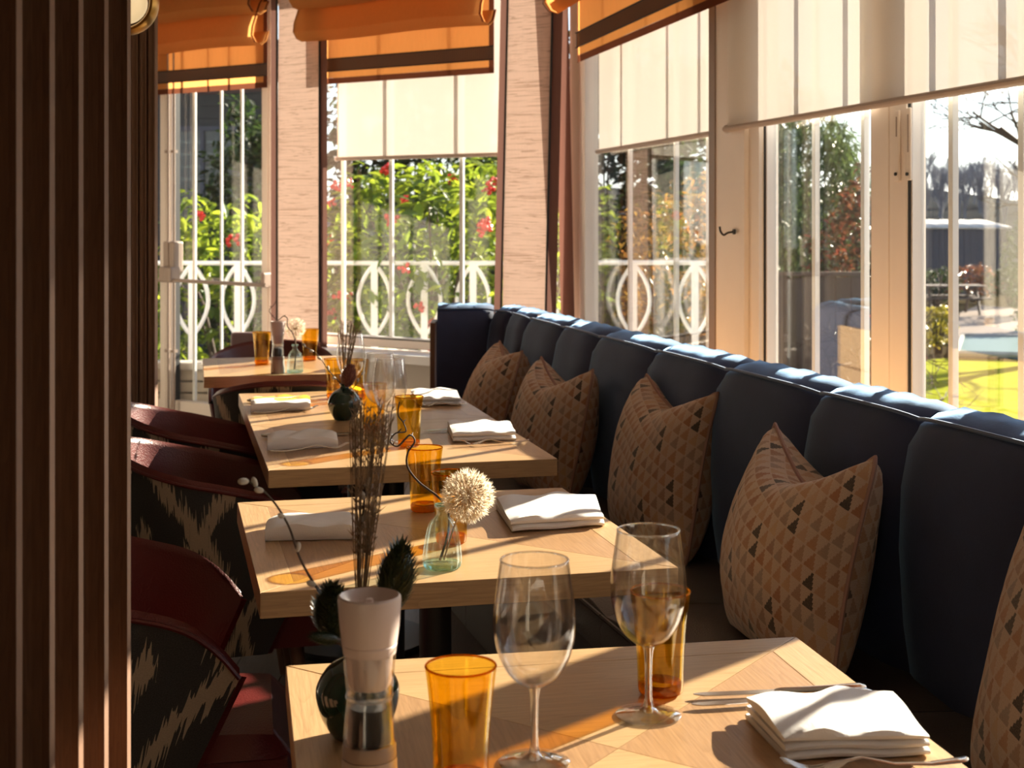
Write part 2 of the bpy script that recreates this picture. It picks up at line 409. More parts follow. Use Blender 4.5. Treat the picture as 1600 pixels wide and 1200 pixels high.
c0 = corner(0); sRc = (Vector(c0)-WR.Q).dot(WR.d); sCc = (Vector(c0)-WC.Q).dot(WC.d)
nearS = WR.s(2400) if False else (0.55)/.979
xl = -3.3; sCl = (xl-0)/.827
room = [WR.p(nearS,.14), corner(.14), WC.p(sCl,.14), (xl,-2.2), (WR.p(nearS,.14)[0],-2.2)]
fl = tag(MB().prism(room, -.12, -.012).build('floor', M['mortar'], smooth=False), kind='structure')
# floor boards, each its own piece
def inside(x, y): 
    ins = False; n = len(room)
    for i in range(n):
        (x1,y1),(x2,y2) = room[i], room[(i+1)%n]
        if (y1 > y) != (y2 > y) and x < (x2-x1)*(y-y1)/(y2-y1)+x1: ins = not ins
    return ins
pl = MB().box((0,0,-.006),(.146,1.196,.012)).mesh('plank', M['plank'], False)
for i in range(25):
    for j in range(-1, 9):
        x = -3.15+i*.15; y = j*1.2+.6*(i % 2)-.3
        if inside(x, y) and inside(x, y+.62) and inside(x+.1, y-.62) and y > .3: inst('plank', pl, fl, (x, y, 0))
tag(MB().prism(room, CEIL, CEIL+.1).build('ceiling', M['ceiling'], smooth=False), kind='structure')
# walls: below and above the glass, and the blind rest of the room
def wallobj(name, fn, mat='wall'):
    mb = MB(); fn(mb); return tag(mb.build(name, M[mat], smooth=False), kind='structure')
doorR = WC.s(427, .05); doorL = WC.s(196, .05)
wallobj('wall_right', lambda m: (WR.seg(m, nearS, sRc+.02, .0, .14, -.05, SR-.02), WR.seg(m, nearS, sRc+.02, .0, .14, HEAD, CEIL)))
wallobj('wall_far', lambda m: (WC.seg(m, doorR, sCc+.03, .0, .14, -.05, SILL-.02), WC.seg(m, sCl, sCc+.03, .0, .14, HEAD, CEIL), WC.seg(m, sCl, doorL, 0, .14, -.05, HEAD)))
wallobj('wall_left', lambda m: m.box((xl-.07, 3.7, 1.45), (.14, 12.0, 3.0)))
wallobj('wall_back', lambda m: m.box((-.75, -2.27, 1.45), (5.3, .14, 3.0)))
wallobj('wall_near', lambda m: m.prism([WR.p(nearS,0), WR.p(nearS,.14), (WR.p(nearS,.14)[0],-2.2), (WR.p(nearS,0)[0],-2.2)], -.05, CEIL))
tag(wallobj('trim_corner', lambda m: m.prism([WR.p(sRc-.13,-.01), corner(-.01), WC.p(sCc-.06,-.01), WC.p(sCc-.05,.06), corner(.06), WR.p(sRc-.13,.06)], SR-.03, HEAD), 'cream'))
# window boards
tag(wallobj('sill_far', lambda m: WC.seg(m, doorR+.02, sCc-.1, -.20, .03, SILL-.06, SILL-.012), 'white'))
tag(wallobj('sill_right', lambda m: WR.seg(m, nearS, sRc-.15, -.03, .03, SR-.05, SR-.012), 'cream'))

wn_no = [0]
def window(W, s0, s1, bars, frames=(.022,.022), z0=None, z1=HEAD, fm='cream', name='window'):
    """frame members, black gasket, one pane and each glazing bar; s0 < s1 along wall W"""
    z0 = (SR if W is WR else SILL) if z0 is None else z0
    wn_no[0] += 1; n = '%s_%d' % (name, wn_no[0])
    r = bpy.data.objects.new(n, None); COL.objects.link(r); r['kind'] = 'structure'
    fa, fb = frames
    mb = MB()
    W.seg(mb, s0, s0+fa, .0, .06, z0, z1); W.seg(mb, s1-fb, s1, .0, .06, z0, z1)
    W.seg(mb, s0+fa, s1-fb, .006, .055, z0, z0+.045); W.seg(mb, s0+fa, s1-fb, .006, .055, z1-.06, z1)
    mb.build('frame', M[fm], r, False, bevel=.004)
    g = MB(); a, b = s0+fa, s1-fb
    for q in ((a, a+.007), (b-.007, b)): W.seg(g, q[0], q[1], .004, .03, z0+.045, z1-.06)
    W.seg(g, a, b, .010, .03, z0+.045, z0+.052)
    g.build('gasket', M['gasket'], r, False)
    g = MB()
    for q in ((a+.007, a+.016), (b-.016, b-.007)): W.seg(g, q[0], q[1], .010, .045, z0+.05, z1-.06)
    W.seg(g, a+.016, b-.016, .012, .045, z0+.05, z0+.06)
    g.build('glazing_bead', M['white'], r, False)
    W.seg(MB(), a+.005, b-.005, .034, .040, z0+.05, z1-.05).build('glass_pane', M['pane'], r, False)
    for q in bars:
        W.seg(MB(), q-.012, q+.012, .041, .058, z0+.05, z1-.05).build('glazing_bar', M['white'], r, False)
    return r
def sR(px): return WR.s(px, .05)
def sC(px): return WC.s(px, .05)
# right-hand wall, from the far corner towards the camera
window(WR, sR(1141), sR(921), [WR.s(p, .05) for p in (1108,1057,985)], (.02,.03))
wallobj('trim_1', lambda m: (WR.seg(m, sR(1212), sR(1141), -.012, .06, SR-.01, HEAD), WR.seg(m, sR(1196), sR(1150), -.03, .0, SR-.01, HEAD)), 'cream')
tag(wallobj('trim_2', lambda m: WR.seg(m, sR(1150)-.002, sR(1141)+.004, -.035, -.0125, SILL-.01, HEAD), 'brown_strip'))
window(WR, sR(1414), sR(1210), [WR.s(p, .05) for p in (1275,1352)], (.115,.014))
sp = 3.12/.979
window(WR, sp, sR(1414)-.002, [WR.s(1490,.05), WR.s(1600,.05)], (.02,.105))
wallobj('trim_3', lambda m: WR.seg(m, sp-.10, sp, -.01, .06, SR-.01, HEAD), 'cream')
window(WR, sp-.90, sp-.10, [sp-.40, sp-.65], (.02,.02))
wallobj('trim_4', lambda m: WR.seg(m, sp-1.02, sp-.90, -.01, .06, SR-.01, HEAD), 'cream')
window(WR, nearS, sp-1.02, [nearS+.4, nearS+.8], (.05,.02))
# straight ahead
window(WC, sC(428), sC(912), [WC.s(p,.05) for p in (537,612,722)], (.02,.012))
# window latch, stay hooks and bolts of the casements
def onR(px, o, z): q = WR.p(WR.s(px, o), o); return Vector((q[0], q[1], z))
def zR(px, py, o): q = WR.p(WR.s(px, o), o); return H-(py-HY)*q[1]/F
for px, y0_, y1_, sl0, sl1, lab in ((1402.5,172,284,182,214,'cream casement bolt plate on the left of the window joint'),(1420.5,168,282,178,238,'cream casement bolt plate on the right of the window joint')):
    o_ = -.004; c = onR(px, o_, 0)
    t = thing('bolt_plate', lab, 'bolt plate', (c.x, c.y, 0), WR.a, 'bolt plates on the window joint')
    za, zb = zR(px, y1_, o_), zR(px, y0_, o_)
    MB().box((0,0,(za+zb)/2),(.026,.008,zb-za)).build('plate', M['cream'], t, False, bevel=.004)
    MB().box((0,.0025,(zR(px,sl1,o_)+zR(px,sl0,o_))/2),(.010,.004,zR(px,sl0,o_)-zR(px,sl1,o_))).build('slot', M['taupe_metal'], t, False, bevel=.002)
    mbk = MB().tube([(0,.0,zR(px,272,o_)),(0,.009,zR(px,272,o_))], .005, 10); mbk.build('keyhole', M['gasket'], t)
hk = onR(1147, -.04, zR(1147, 362, -.04))
t = thing('curtain_hook', 'small black curtain hook on the brown edged window post', 'hook', hk, WR.a)
MB().tube(smooth_path([(0,0,0),(.01,.02,-.004),(.02,.032,-.012),(.03,.040,.0),(.034,.042,.018)]), .004, 8).build('hook', M['black_metal'], t)
MB().tube([(0,-.004,0),(0,.004,0)], .010, 12).build('rose', M['black_metal'], t)

# glazed double door
def door(s0, s1, bars, name):
    r = bpy.data.objects.new(name, None); COL.objects.link(r); r['kind'] = 'structure'
    mb = MB(); z1 = HEAD
    WC.seg(mb, s0, s0+.05, .0, .07, .01, z1); WC.seg(mb, s1-.05, s1, .0, .07, .01, z1)
    WC.seg(mb, s0+.05, s1-.05, .01, .09, .01, .16); WC.seg(mb, s0+.05, s1-.05, .01, .09, z1-.1, z1)
    mb.build('frame', M['cream'], r, False, bevel=.004)
    g = MB()
    for q in ((s0+.05, s0+.058), (s1-.058, s1-.05)): WC.seg(g, q[0], q[1], .03, .07, .16, z1-.1)
    g.build('gasket', M['gasket'], r, False)
    WC.seg(MB(), s0+.05, s1-.05, .05, .056, .16, z1-.1).build('glass_pane', M['pane'], r, False)
    for q, wd in bars: WC.seg(MB(), q-wd/2, q+wd/2, .058, .074, .16, z1-.1).build('glazing_bar', M['white'], r, False)
    return r
sj = sC(268)
d1 = door(sj, doorR, [(WC.s(305,.07), .022), (WC.s(347,.07), .014), (WC.s(379,.07), .016)], 'door_1')
d2 = door(doorL, sj-.003, [(WC.s(225,.07), .03)], 'door_2')
def onC(px, o, z): q = WC.p(WC.s(px, o), o); return Vector((q[0], q[1], z))
for px, d in ((272, d1), (263, d2)):
    a = onC(px, -.022, .1); MB().tube([a, (a.x, a.y, 2.40)], .008, 10).build('bolt_rod', M['taupe_metal'], d)
    for z in (.48, 1.75): 
        MB().box((a.x, a.y, z), (.035,.03,.018), WC.a).build('rod_guide', M['taupe_metal'], d, False)
    b = onC(px+3, -.04, 0); m = MB(); m.box((b.x, b.y, 1.08), (.05,.085,.20), WC.a); m.box((b.x-WC.n.x*.03, b.y-WC.n.y*.03, 0.97), (.06,.09,.10), WC.a)
    m.build('lock_case', M['taupe_metal'], d, False, bevel=.012)
a, b = onC(266, -.085, .935), onC(417, -.085, .925)
MB().tube([a, b], .016, 12, flat=.75).build('push_bar', M['taupe_metal'], d1)
e = onC(417, -.045, .955); MB().box(tuple(e), (.03,.09,.09), WC.a).build('bar_bracket', M['taupe_metal'], d1, False, bevel=.01)
a2, b2 = onC(262, -.085, .935), onC(205, -.085, .925)
MB().tube([a2, b2], .016, 12, flat=.75).build('push_bar', M['taupe_metal'], d2)

# ---------------------------------------------------------------- blinds and fabric panels
def sheet(W, s0, s1, o, z0, z1, nu=2, nz=2, lean=0, wob=0):
    mb = MB(); P = []
    for i in range(nu):
        s = s0+(s1-s0)*i/(nu-1); row = []
        for j in range(nz):
            z = z0+(z1-z0)*j/(nz-1); q = W.p(s+lean*(j/(nz-1)), o+wob*math.sin(7*s+2.5*z))
            row.append((q[0], q[1], z))
        P.append(row)
    return mb.grid(P)
def roller(label, W, s0, s1, o, zb, cap=None):
    q = W.p((s0+s1)/2, o); t = thing('roller_blind', label, 'blind', (q[0], q[1], zb), W.a); hw = (s1-s0)/2
    mb = MB()
    mb.grid([[(x, .002*math.sin(5*x), z) for z in (0,.2,.5,CEIL-zb-.05)] for x in [(-1+2*i/12)*hw for i in range(13)]]).build('cloth', M['roller'], t)
    MB().tube([(-hw,0,-.008),(hw,0,-.008)], .019, 12, flat=.6).build('bottom_rail', M['roller_rail'], t)
    for k in (-1, 1): MB().tube([(k*hw,0,-.008),(k*(hw+.008),0,-.008)], .016, 12).build('end_cap', M['white'], t)
    MB().tube([(-hw,.0,CEIL-zb-.045),(hw,.0,CEIL-zb-.045)], .03, 14).build('roller_tube', M['white'], t)
ZR = 1.668
roller('cream roller blind over the window straight ahead, brown bottom rail', WC, WC.s(527,0), WC.s(790,0), 0.0, 1.682)
roller('cream roller blind nearest the far corner, on the right wall', WR, WR.s(1131,0), WR.s(937,0), -.005, ZR)
roller('widest cream roller blind, over the two casements showing the sky', WR, 1.2, WR.s(1136,-.045), -.045, ZR)
roller('added cream roller blind, unseen, dimming the roman blind of the door', WC, WC.s(205,0), WC.s(416,0), -.008, 2.22)  # unseen blind added to keep sun off the roman blind
def roman(label, W, s0, s1, o, zb, side=1):
    q = W.p((s0+s1)/2, o); t = thing('roman_blind', label, 'blind', (q[0], q[1], zb), W.a); hw = (s1-s0)/2
    sg = 1 if (W.d.x*(-W.n.y)-W.d.y*(-W.n.x)) > 0 else -1     # local y that points indoors
    n = 15; xs = [(-1+2*i/(n-1))*hw for i in range(n)]
    fab = MB(); top = CEIL-zb-.02
    hem = .034
    fab.grid([[(x*(hw-hem)/hw, sg*.004*math.sin(9*x), z) for z in (hem,.1,.2,.3,.5,top)] for x in xs]).build('flap', M['orange'], t)
    h = MB(); h.grid([[(x, 0, z) for z in (0, hem)] for x in xs])
    for k in (-1, 1): h.grid([[(k*xx, 0, z) for z in (0,.2,.4,top)] for xx in (hw-hem, hw)])
    h.build('hem', M['orange_hem'], t)
    b = MB(); b.grid([[(x, sg*.006, z) for z in (.073,.09,.128,.146)] for x in xs]); b.build('woven_band', M['band'], t)
    b = MB()
    for z in (.073,.146): b.tube([(-hw, sg*.008, z), (hw, sg*.008, z)], .0035, 6)
    b.build('band_edge', M['cord'], t)
    def fold(zf, dep, hgt, wd):
        f = MB(); prof = [(.012, zf+hgt), (dep*.55, zf+hgt*.72), (dep*.95, zf+hgt*.3), (dep, zf+.05), (dep*.8, zf+.012), (dep*.5, zf), (dep*.22, zf+.03), (.010, zf+.09)]
        f.grid([[(x*wd, sg*y*(1+.05*math.sin(6*x)), z+.006*math.sin(5*x+zf)) for y, z in prof] for x in xs]).build('fold', M['orange'], t)
        for k in (-1, 1):
            MB().grid([[(k*hw*wd-k*.016, sg*(y+.002), z) for y, z in prof], [(k*hw*wd, sg*(y+.002), z) for y, z in prof]]).build('fold_hem', M['orange_hem'], t)
    fold(.25, .15, .34, 1.035)
    fold(.43, .18, .36, 1.04)
roman('orange roman blind above the glazed door, brown woven band', WC, WC.s(190,-.03), WC.s(418,-.03), -.03, 2.116)
roman('orange roman blind above the window straight ahead, brown woven band', WC, WC.s(490,-.05), WC.s(772,-.05), -.05, 2.109)
roman('orange roman blind at the top of the right wall, half out of the picture', WR, 1.3, WR.s(902,-.12), -.12, 2.095)
def panel(label, W, a, b, o, zb, lean=0, hem=(.054,.054), bottom=True):
    s0, s1 = W.s(a, o), W.s(b, o)
    t = thing('curtain', label, 'curtain', (0, 0, 0)); zt = CEIL-.04
    sheet(W, s0+hem[0], s1-hem[1], o, zb+(.04 if bottom else 0), zt, 13, 12, lean, .006).build('voile', M['panel'], t)
    m = MB()
    if hem[0]: m.grid([[ (*W.p(s0+k+lean*j, o-.004), zb+(zt-zb)*j) for j in (0,.5,1)] for k in (0, hem[0])])
    if hem[1]: m.grid([[ (*W.p(s1-hem[1]+k+lean*j, o-.004), zb+(zt-zb)*j) for j in (0,.5,1)] for k in (0, hem[1])])
    if bottom: m.grid([[ (*W.p(s0+(s1-s0)*k, o-.004), z) for z in (zb, zb+.035)] for k in (0,.5,1)])
    m.build('hem', M['panel_hem'], t)
    m = MB()
    for k in ([s0+hem[0]] if hem[0] else [])+([s1-hem[1]] if hem[1] else []):
        m.tube([(*W.p(k, o-.010), zb+.03), (*W.p(k+lean, o-.010), zt)], .0065, 6)
    m.build('cord', M['cord'], t)
panel('beige slub curtain panel with brown edges, beside the glazed door', WC, 424, 512, -.11, .58)
panel('beige slub curtain panel with brown edges, behind the blue banquette corner', WC, 771, 868, -.11, .58, .06, (.050,.06))
t = thing('curtain', 'narrow brown curtain edge in the corner left of the right windows', 'curtain')
o_ = -.06; s0, s1 = WR.s(899,o_), WR.s(889, o_)
MB().grid([[(*WR.p(s+.18*j, o_-.02*k),   .61+2.2*j) for j in (0,.25,.5,.75,1)] for k, s in enumerate((s0,(s0+s1)/2,s1))]).build('voile', M['panel_hem'], t)
# ---------------------------------------------------------------- terrace and garden outside
def ground(name, poly, z, mat, th=.1): return tag(MB().prism(poly, z-th, z).build(name, M[mat], smooth=False), kind='structure')
terr = ground('ground_terrace', [WC.p(sCl,.16), corner(.16), WR.p(nearS,.16), (2.9,.5), (2.9,11.8), (-9,11.8), (-9, WC.p(sCl,.16)[1])], -.03, 'paving')
GZ = -1.2
ground('ground_garden', [(-60,11.82),(2.92,11.82),(2.92,-2),(14,-2),(120,20),(120,170),(-60,170)], GZ-.02, 'soil', .3)
P_ = lambda px, py: tuple(at(px, py, GZ)[:2])
ground('ground_lawn', [P_(1380,640),P_(1820,680),P_(1720,556),P_(1560,554),P_(1440,565)], GZ+.02, 'lawn', .06)
ground('ground_path', [P_(1484,545),P_(1640,548),P_(1600,485),P_(1530,478),P_(1500,490)], GZ+.03, 'gravel', .06)
# white railing with leaf-shaped loops
RY = 11.2
def rail_x(px): return (px-800)*RY/F
zt_r = H-(411-HY)*RY/F
t = thing('terrace_railing', 'white metal terrace railing with leaf shaped loops', 'railing', (0, RY, 0))
xl_, xr_ = rail_x(205), rail_x(1112)
MB().tube(smooth_path([(xl_,0,zt_r),(0,0,zt_r),(xr_-.05,0,zt_r),(xr_+.06,0,zt_r-.05),(xr_+.09,0,zt_r-.22),(xr_+.03,0,zt_r-.42),(xr_-.02,0,zt_r-.56)]), .018, 8).build('top_rail', M['white'], t)
posts = [300, 372, 445, 585, 663, 739, 815, 893, 990, 1086]
loop = MB()
for sgn in (-1, 1):
    P = []
    for i in range(17):
        f = i/16; w_ = .125*math.sin(PI*f)**.8 if 0 < f < 1 else 0
        P.append((sgn*w_, 0, zt_r-.01-(zt_r-.42)*f))
    loop.tube(P, .017, 6)
lm = loop.mesh('loop', M['white'])
pm_ = MB().box((0,0,(zt_r)/2-.01), (.052,.03,zt_r+.02)).mesh('post', M['white'], False)
for px in posts:
    inst('post', pm_, t, (rail_x(px), 0, 0)); inst('loop', lm, t, (rail_x(px), .0, 0))
# low wall of pale bricks under the door view
t = thing('brick_wall', 'low pale brick garden wall outside the glazed door', 'wall', (-2.05, 9.35, -.03), -.05)
MB().box((0,.05,.19), (1.9,.08,.37)).build('mortar', M['mortar'], t, False)
bk = MB().box((0,0,0), (.208,.10,.063)).mesh('brick', M['brick'], False)
for r_ in range(5):
    for c_ in range(9):
        o = inst('brick', bk, t, (-.88+c_*.22+(.11 if r_ % 2 else 0)+uni(-.003,.003), .02+uni(-.004,.004), .04+r_*.0755))
cp = MB().box((0,.03,.40), (2.1,.18,.05)).build('coping', M['stone'], t, False, bevel=.01)

# shrubs
def leafmesh(name, L, W_, mat, fold=.25, droop=.2):
    vs = [(0,0,0)]; fs = []
    for f, w_ in ((.25,.75),(.55,1.0),(.82,.55)):
        z = -droop*L*f*f
        vs += [(L*f, -W_*w_/2, z+fold*W_*w_*.5), (L*f, 0, z), (L*f, W_*w_/2, z+fold*W_*w_*.5)]
    vs.append((L, 0, -droop*L))
    fs = [(0,1,2),(0,2,3),(1,4,5,2),(2,5,6,3),(4,7,8,5),(5,8,9,6),(7,10,8),(8,10,9)]
    return vs, fs
def leaf_rot(r, out=None):
    e = Matrix.Rotation(r.uniform(0,2*PI), 3, 'Z') @ Matrix.Rotation(r.uniform(-.5,.9), 3, 'Y') @ Matrix.Rotation(r.uniform(-.7,.7), 3, 'X')
    return e
def shrub(name, label, c, rad, L, W_, mat, nstuff, nparts=0, seed=1, berries=0, group=None, cat='shrub', stems=8, whorl=5, flat=.0, lump=.25, droop=.2):
    r = random.Random(seed); c = Vector(c); base = Vector((c.x, c.y, c.z-rad[2]))
    t = thing(name, label, cat, base, 0, group)
    vs, fs = leafmesh('leaf', L, W_, mat, .25, droop)
    lobes = [Vector((r.gauss(0,1), r.gauss(0,1), r.gauss(0,1))).normalized() for _ in range(14)]
    def surf(near=False):
        while True:
            d = Vector((r.gauss(0,1), r.gauss(0,1), r.gauss(0,1))).normalized()
            if near and d.y > .1: continue
            if d.z < -.75: continue
            break
        k = 1-lump+lump*max(d.dot(l) for l in lobes)**6*1.3
        k *= r.uniform(.80,1.0) if near else r.uniform(.45,1.0)**.5
        return Vector((d.x*rad[0]*k, d.y*rad[1]*k, d.z*rad[2]*k+rad[2])), d
    m = MB()
    for i in range(max(1, nstuff//whorl)):
        p, d = surf()
        for k in range(whorl):
            e = leaf_rot(r); q = p+Vector((r.uniform(-1,1),r.uniform(-1,1),r.uniform(-1,1)))*L*.35; s_ = r.uniform(.6,1.15)
            m.add([q+e @ (Vector(v)*s_) for v in vs], fs)
    tag(m.build('foliage', M[mat], t, False), kind='stuff')
    if nparts:
        me = MB().add(vs, fs).mesh('leaf', M[mat], False)
        for i in range(nparts//whorl):
            p, d = surf(True)
            for k in range(whorl):
                e = leaf_rot(r); q = p+Vector((r.uniform(-1,1),r.uniform(-1,.2),r.uniform(-1,1)))*L*.4
                inst('leaf', me, t, q, e.to_euler(), r.uniform(.75,1.25))
    if berries:
        bm = MB()
        for k in range(9): bm.ball((r.uniform(-.03,.03), r.uniform(-.03,.03), r.uniform(-.03,.03)), .013, 6, 4)
        bm = bm.mesh('berry_cluster', M['berry'])
        for i in range(berries):
            p, d = surf(True); inst('berry_cluster', bm, t, p+d*.05+Vector((0,-.10,0)), (r.uniform(0,6),0,r.uniform(0,6)), r.uniform(1.1,1.8))
    s_ = MB()
    for i in range(stems):
        a = 2*PI*i/stems; e = Vector((math.cos(a)*rad[0]*.6, math.sin(a)*rad[1]*.6, rad[2]*r.uniform(1.1,1.7)))
        s_.tube([(math.cos(a)*.05, math.sin(a)*.05, 0), e*.5+Vector((0,0,rad[2]*.2)), e], [.02,.014,.006], 5)
    s_.build('stems', M['bark'], t); return t
shrub('berry_shrub', 'big leaved green shrub with red berries outside the window straight ahead', (-.66, 12.2, .90), (1.0,1.2,1.06), .155, .060, 'leaf', 2300, 290, 11, 26, 'leafy shrubs beyond the railing')
shrub('berry_shrub', 'leafy green shrub outside the glazed door, few berries', (-2.40, 12.4, .62), (.92,1.05,.96), .15, .058, 'leaf', 1900, 250, 12, 12, 'leafy shrubs beyond the railing')
shrub('leafy_shrub', 'green shrub at the right part of the window straight ahead', (.08, 13.0, .95), (.86,.9,1.14), .11, .045, 'leaf', 2400, 120, 13, 0, 'leafy shrubs beyond the railing')
shrub('leafy_shrub', 'slim green bush on the terrace behind the curtain by the banquette corner', (.20, 9.2, .80), (.30,.34,.84), .10, .038, 'leaf', 620, 60, 14, 0, None)
shrub('low_shrub', 'low bush with yellowish leaves under the railing, left of the berries', (-1.75, 11.6, .20), (.55,.35,.30), .09, .04, 'leaf_gold', 260, 40, 15)
shrub('orange_shrub', 'orange and yellow leaved shrub outside the first right hand window', (1.60, 13.2, .58), (.78,.7,1.2), .09, .030, 'leaf_olive', 4200, 120, 16)
shrub('conifer_bush', 'dark soft conifer outside the casement window', (3.55, 16.9, .75), (.95,.9,2.1), .20, .026, 'conifer', 9000, 160, 17, droop=.6)
shrub('red_tipped_shrub', 'tall shrub with red tips and glossy leaves outside the casement window', (3.75, 15.4, .25), (.72,.65,1.55), .085, .036, 'leaf_red', 6500, 180, 18)
shrub('golden_shrub', 'small round golden green shrub beside the lawn', (7.85, 26.6, -.72), (.33,.33,.50), .09, .05, 'leaf_gold', 900, 60, 19)
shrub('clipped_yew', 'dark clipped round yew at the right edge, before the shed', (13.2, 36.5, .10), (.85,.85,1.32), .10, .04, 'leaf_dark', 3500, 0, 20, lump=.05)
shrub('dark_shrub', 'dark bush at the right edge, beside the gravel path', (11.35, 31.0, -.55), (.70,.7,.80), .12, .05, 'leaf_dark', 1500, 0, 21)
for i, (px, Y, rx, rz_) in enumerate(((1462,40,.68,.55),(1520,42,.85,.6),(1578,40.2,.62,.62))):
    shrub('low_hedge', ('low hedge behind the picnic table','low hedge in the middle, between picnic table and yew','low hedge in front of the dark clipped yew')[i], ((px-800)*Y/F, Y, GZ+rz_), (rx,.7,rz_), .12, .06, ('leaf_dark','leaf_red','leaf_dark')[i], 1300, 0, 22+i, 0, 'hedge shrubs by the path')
# dense trees closing the view behind the shrubs
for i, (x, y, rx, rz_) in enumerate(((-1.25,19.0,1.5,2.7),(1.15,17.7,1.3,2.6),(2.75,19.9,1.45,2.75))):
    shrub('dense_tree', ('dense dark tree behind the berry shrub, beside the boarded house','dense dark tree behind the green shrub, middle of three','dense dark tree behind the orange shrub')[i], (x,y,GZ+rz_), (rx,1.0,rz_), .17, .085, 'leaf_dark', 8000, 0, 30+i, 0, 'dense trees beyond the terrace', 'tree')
shrub('leafy_shrub', 'tall dark green bush before the boarded house, right of its window', (-2.62, 14.6, .75), (.55,.6,1.95), .13, .055, 'leaf_dark', 4200, 60, 41)
# bare twiggy shrub in front of the casement
def branch_tree(name, label, base, h, seed, r0, mat, spread=.55, depth=5, cat='tree', group=None, trunk=.3, first=3, mesh_only=False):
    r = random.Random(seed); m = MB()
    def grow(p, d, L, rad, k):
        q = p+d*L*.5+Vector((r.uniform(-1,1),r.uniform(-1,1),r.uniform(-1,1)))*L*.06; e = q+d*L*.5
        m.tube([p, q, e], [rad, rad*.82, rad*.65], 5 if k > 2 else 3, cap=False)
        if k == 0: return
        for _ in range(3 if k < depth else first):
            dd = (d+Vector((r.gauss(0,1), r.gauss(0,1), r.gauss(0,.7)))*spread+Vector((0,0,.12))).normalized()
            grow(p.lerp(e, r.uniform(.55,1.0)) if k < depth else p.lerp(e, r.uniform(.3,1)), dd, L*r.uniform(.60,.82), rad*.60, k-1)
    grow(Vector((0,0,0)), Vector((r.uniform(-.05,.05),0,1)).normalized(), h*trunk, r0, depth)
    me = m.mesh('branches', M[mat])
    if mesh_only: return me
    t = thing(name, label, cat, base, 0, group); inst('branches', me, t); return t
branch_tree('bare_shrub', 'bare brown twiggy shrub below the red tipped shrub', (3.15, 12.9, -.95), 2.5, 5, .03, 'twig', .8, 5, 'shrub', None, .30, 7)
branch_tree('bare_tree', 'bare tree reaching in at the top right of the picture', (11.0, 26.5, GZ), 8.5, 9, .17, 'twig', .62, 6, 'tree', None, .30, 6)
# weathered fence behind the twiggy shrub
t = thing('board_fence', 'weathered brown board fence behind the twiggy shrub', 'fence', (2.15, 14.1, GZ))
bd_ = MB().box((0,0,.97), (.145,.022,1.94)).mesh('board', M['fence'], False)
for i in range(17): inst('board', bd_, t, (-1.2+i*.152, uni(-.004,.004), uni(-.01,.01)))
MB().box((0,.0,1.97), (2.65,.07,.04)).build('capping', M['fence'], t, False)
for z in (.4,1.5): MB().box((0,.04,z), (2.6,.04,.08)).build('rail', M['fence'], t, False)
# shed
sx0, sx1, sY = (1425-800)*46/F, (1576-800)*46/F, 46.
t = thing('garden_shed', 'low blue grey shed with a bright sheet roof beyond the hedge', 'shed', ((sx0+sx1)/2, sY+1.2, GZ))
W_ = sx1-sx0; zr = .88-GZ
m = MB().box((0,0,zr/2), (W_-.1, 2.4, zr))
m.build('walls', M['shed'], t, False)
wb = MB().box((0,0,zr/2), (.19,.03,zr-.02)).mesh('wall_board', M['shed'], False)
for i in range(int(W_/.2)): inst('wall_board', wb, t, (-W_/2+.15+i*.2, -1.215, 0))
rf = MB(); n = 60
rf.grid([[(-W_/2-.05+(W_+.1)*i/n, y, zr+.03*math.sin(i*PI*.9)+.05+.22*(y+1.35)/2.7) for y in (-1.35,1.35)] for i in range(n+1)]); rf.build('roof', M['shed_roof'], t, solid=.02)
# picnic table
pp = at(1483, 492, GZ)
t = thing('picnic_table', 'grey wooden picnic table on the path before the hedge', 'table', pp)
for i in range(4): MB().box((0,-.3+i*.2,.74), (1.7,.18,.04)).build('plank', M['fence'], t, False)
for y in (-.62,.62): MB().box((0,y,.45), (1.7,.26,.04)).build('bench', M['fence'], t, False)
for x in (-.6,.6):
    for s_ in (-1,1): MB().tube([(x,s_*.25,.72),(x,s_*.6,.0)], .04, 4).build('leg', M['fence'], t, False)
    MB().box((x,0,.43), (.05,1.3,.08)).build('beam', M['fence'], t, False)
# covered pool edge between path and lawn
q = [Vector(P_(px, py)) for px, py in ((1494,562),(1640,566),(1640,536),(1504,533))]; ce = sum(q, Vector((0,0)))/4
t = thing('pool_cover', 'flat teal green cover between the path and the lawn', 'cover', (ce.x, ce.y, GZ+.04))
MB().prism([(p-ce)[:] for p in q], 0, .07).build('sheet', M['teal'], t, False)
m = MB()
for a, b in zip(q, q[1:]+q[:1]): m.tube([(*(a-ce), .075), (*(b-ce), .075)], .05, 5)
m.build('edge', M['stone'], t)
# dark boarded house left of the shrubs
hx0, hx1, hY = (120-800)*17.5/F*1.02, (452-800)*17.5/F, 16.4
t = thing('boarded_house', 'dark boarded house seen above the shrubs through the glazed door', 'house', ((hx0+hx1)/2, hY+1.5, GZ))
W_ = hx1-hx0
MB().box((0,0,2.1), (W_,3,4.2)).build('walls', M['slate'], t, False)
bd2 = MB().box((0,0,0), (W_,.03,.135)).mesh('board', M['slate'], False)
for i in range(30): inst('board', bd2, t, (0,-1.51,.07+i*.14), (.12,0,0))
wx = (318-800)*hY/F-(hx0+hx1)/2
wf = MB(); 
for a, b in (((-.42,0),(.05,1.3)),((.42,0),(.05,1.3)),((0,.62),(.89,.05)),((0,-.62),(.89,.05)),((0,0),(.04,1.2))): wf.box((wx+a[0],-1.55,2.9+a[1]), (b[0],.06,b[1]))
wf = wf.build('window', M['shed'], t, False); MB().box((wx,-1.53,2.9), (.82,.02,1.2)).build('window_pane', M['pane'], wf, False)
MB().box((0,-.3,4.32), (W_+.5,4.0,.24)).build('roof', M['slate'], t, False)
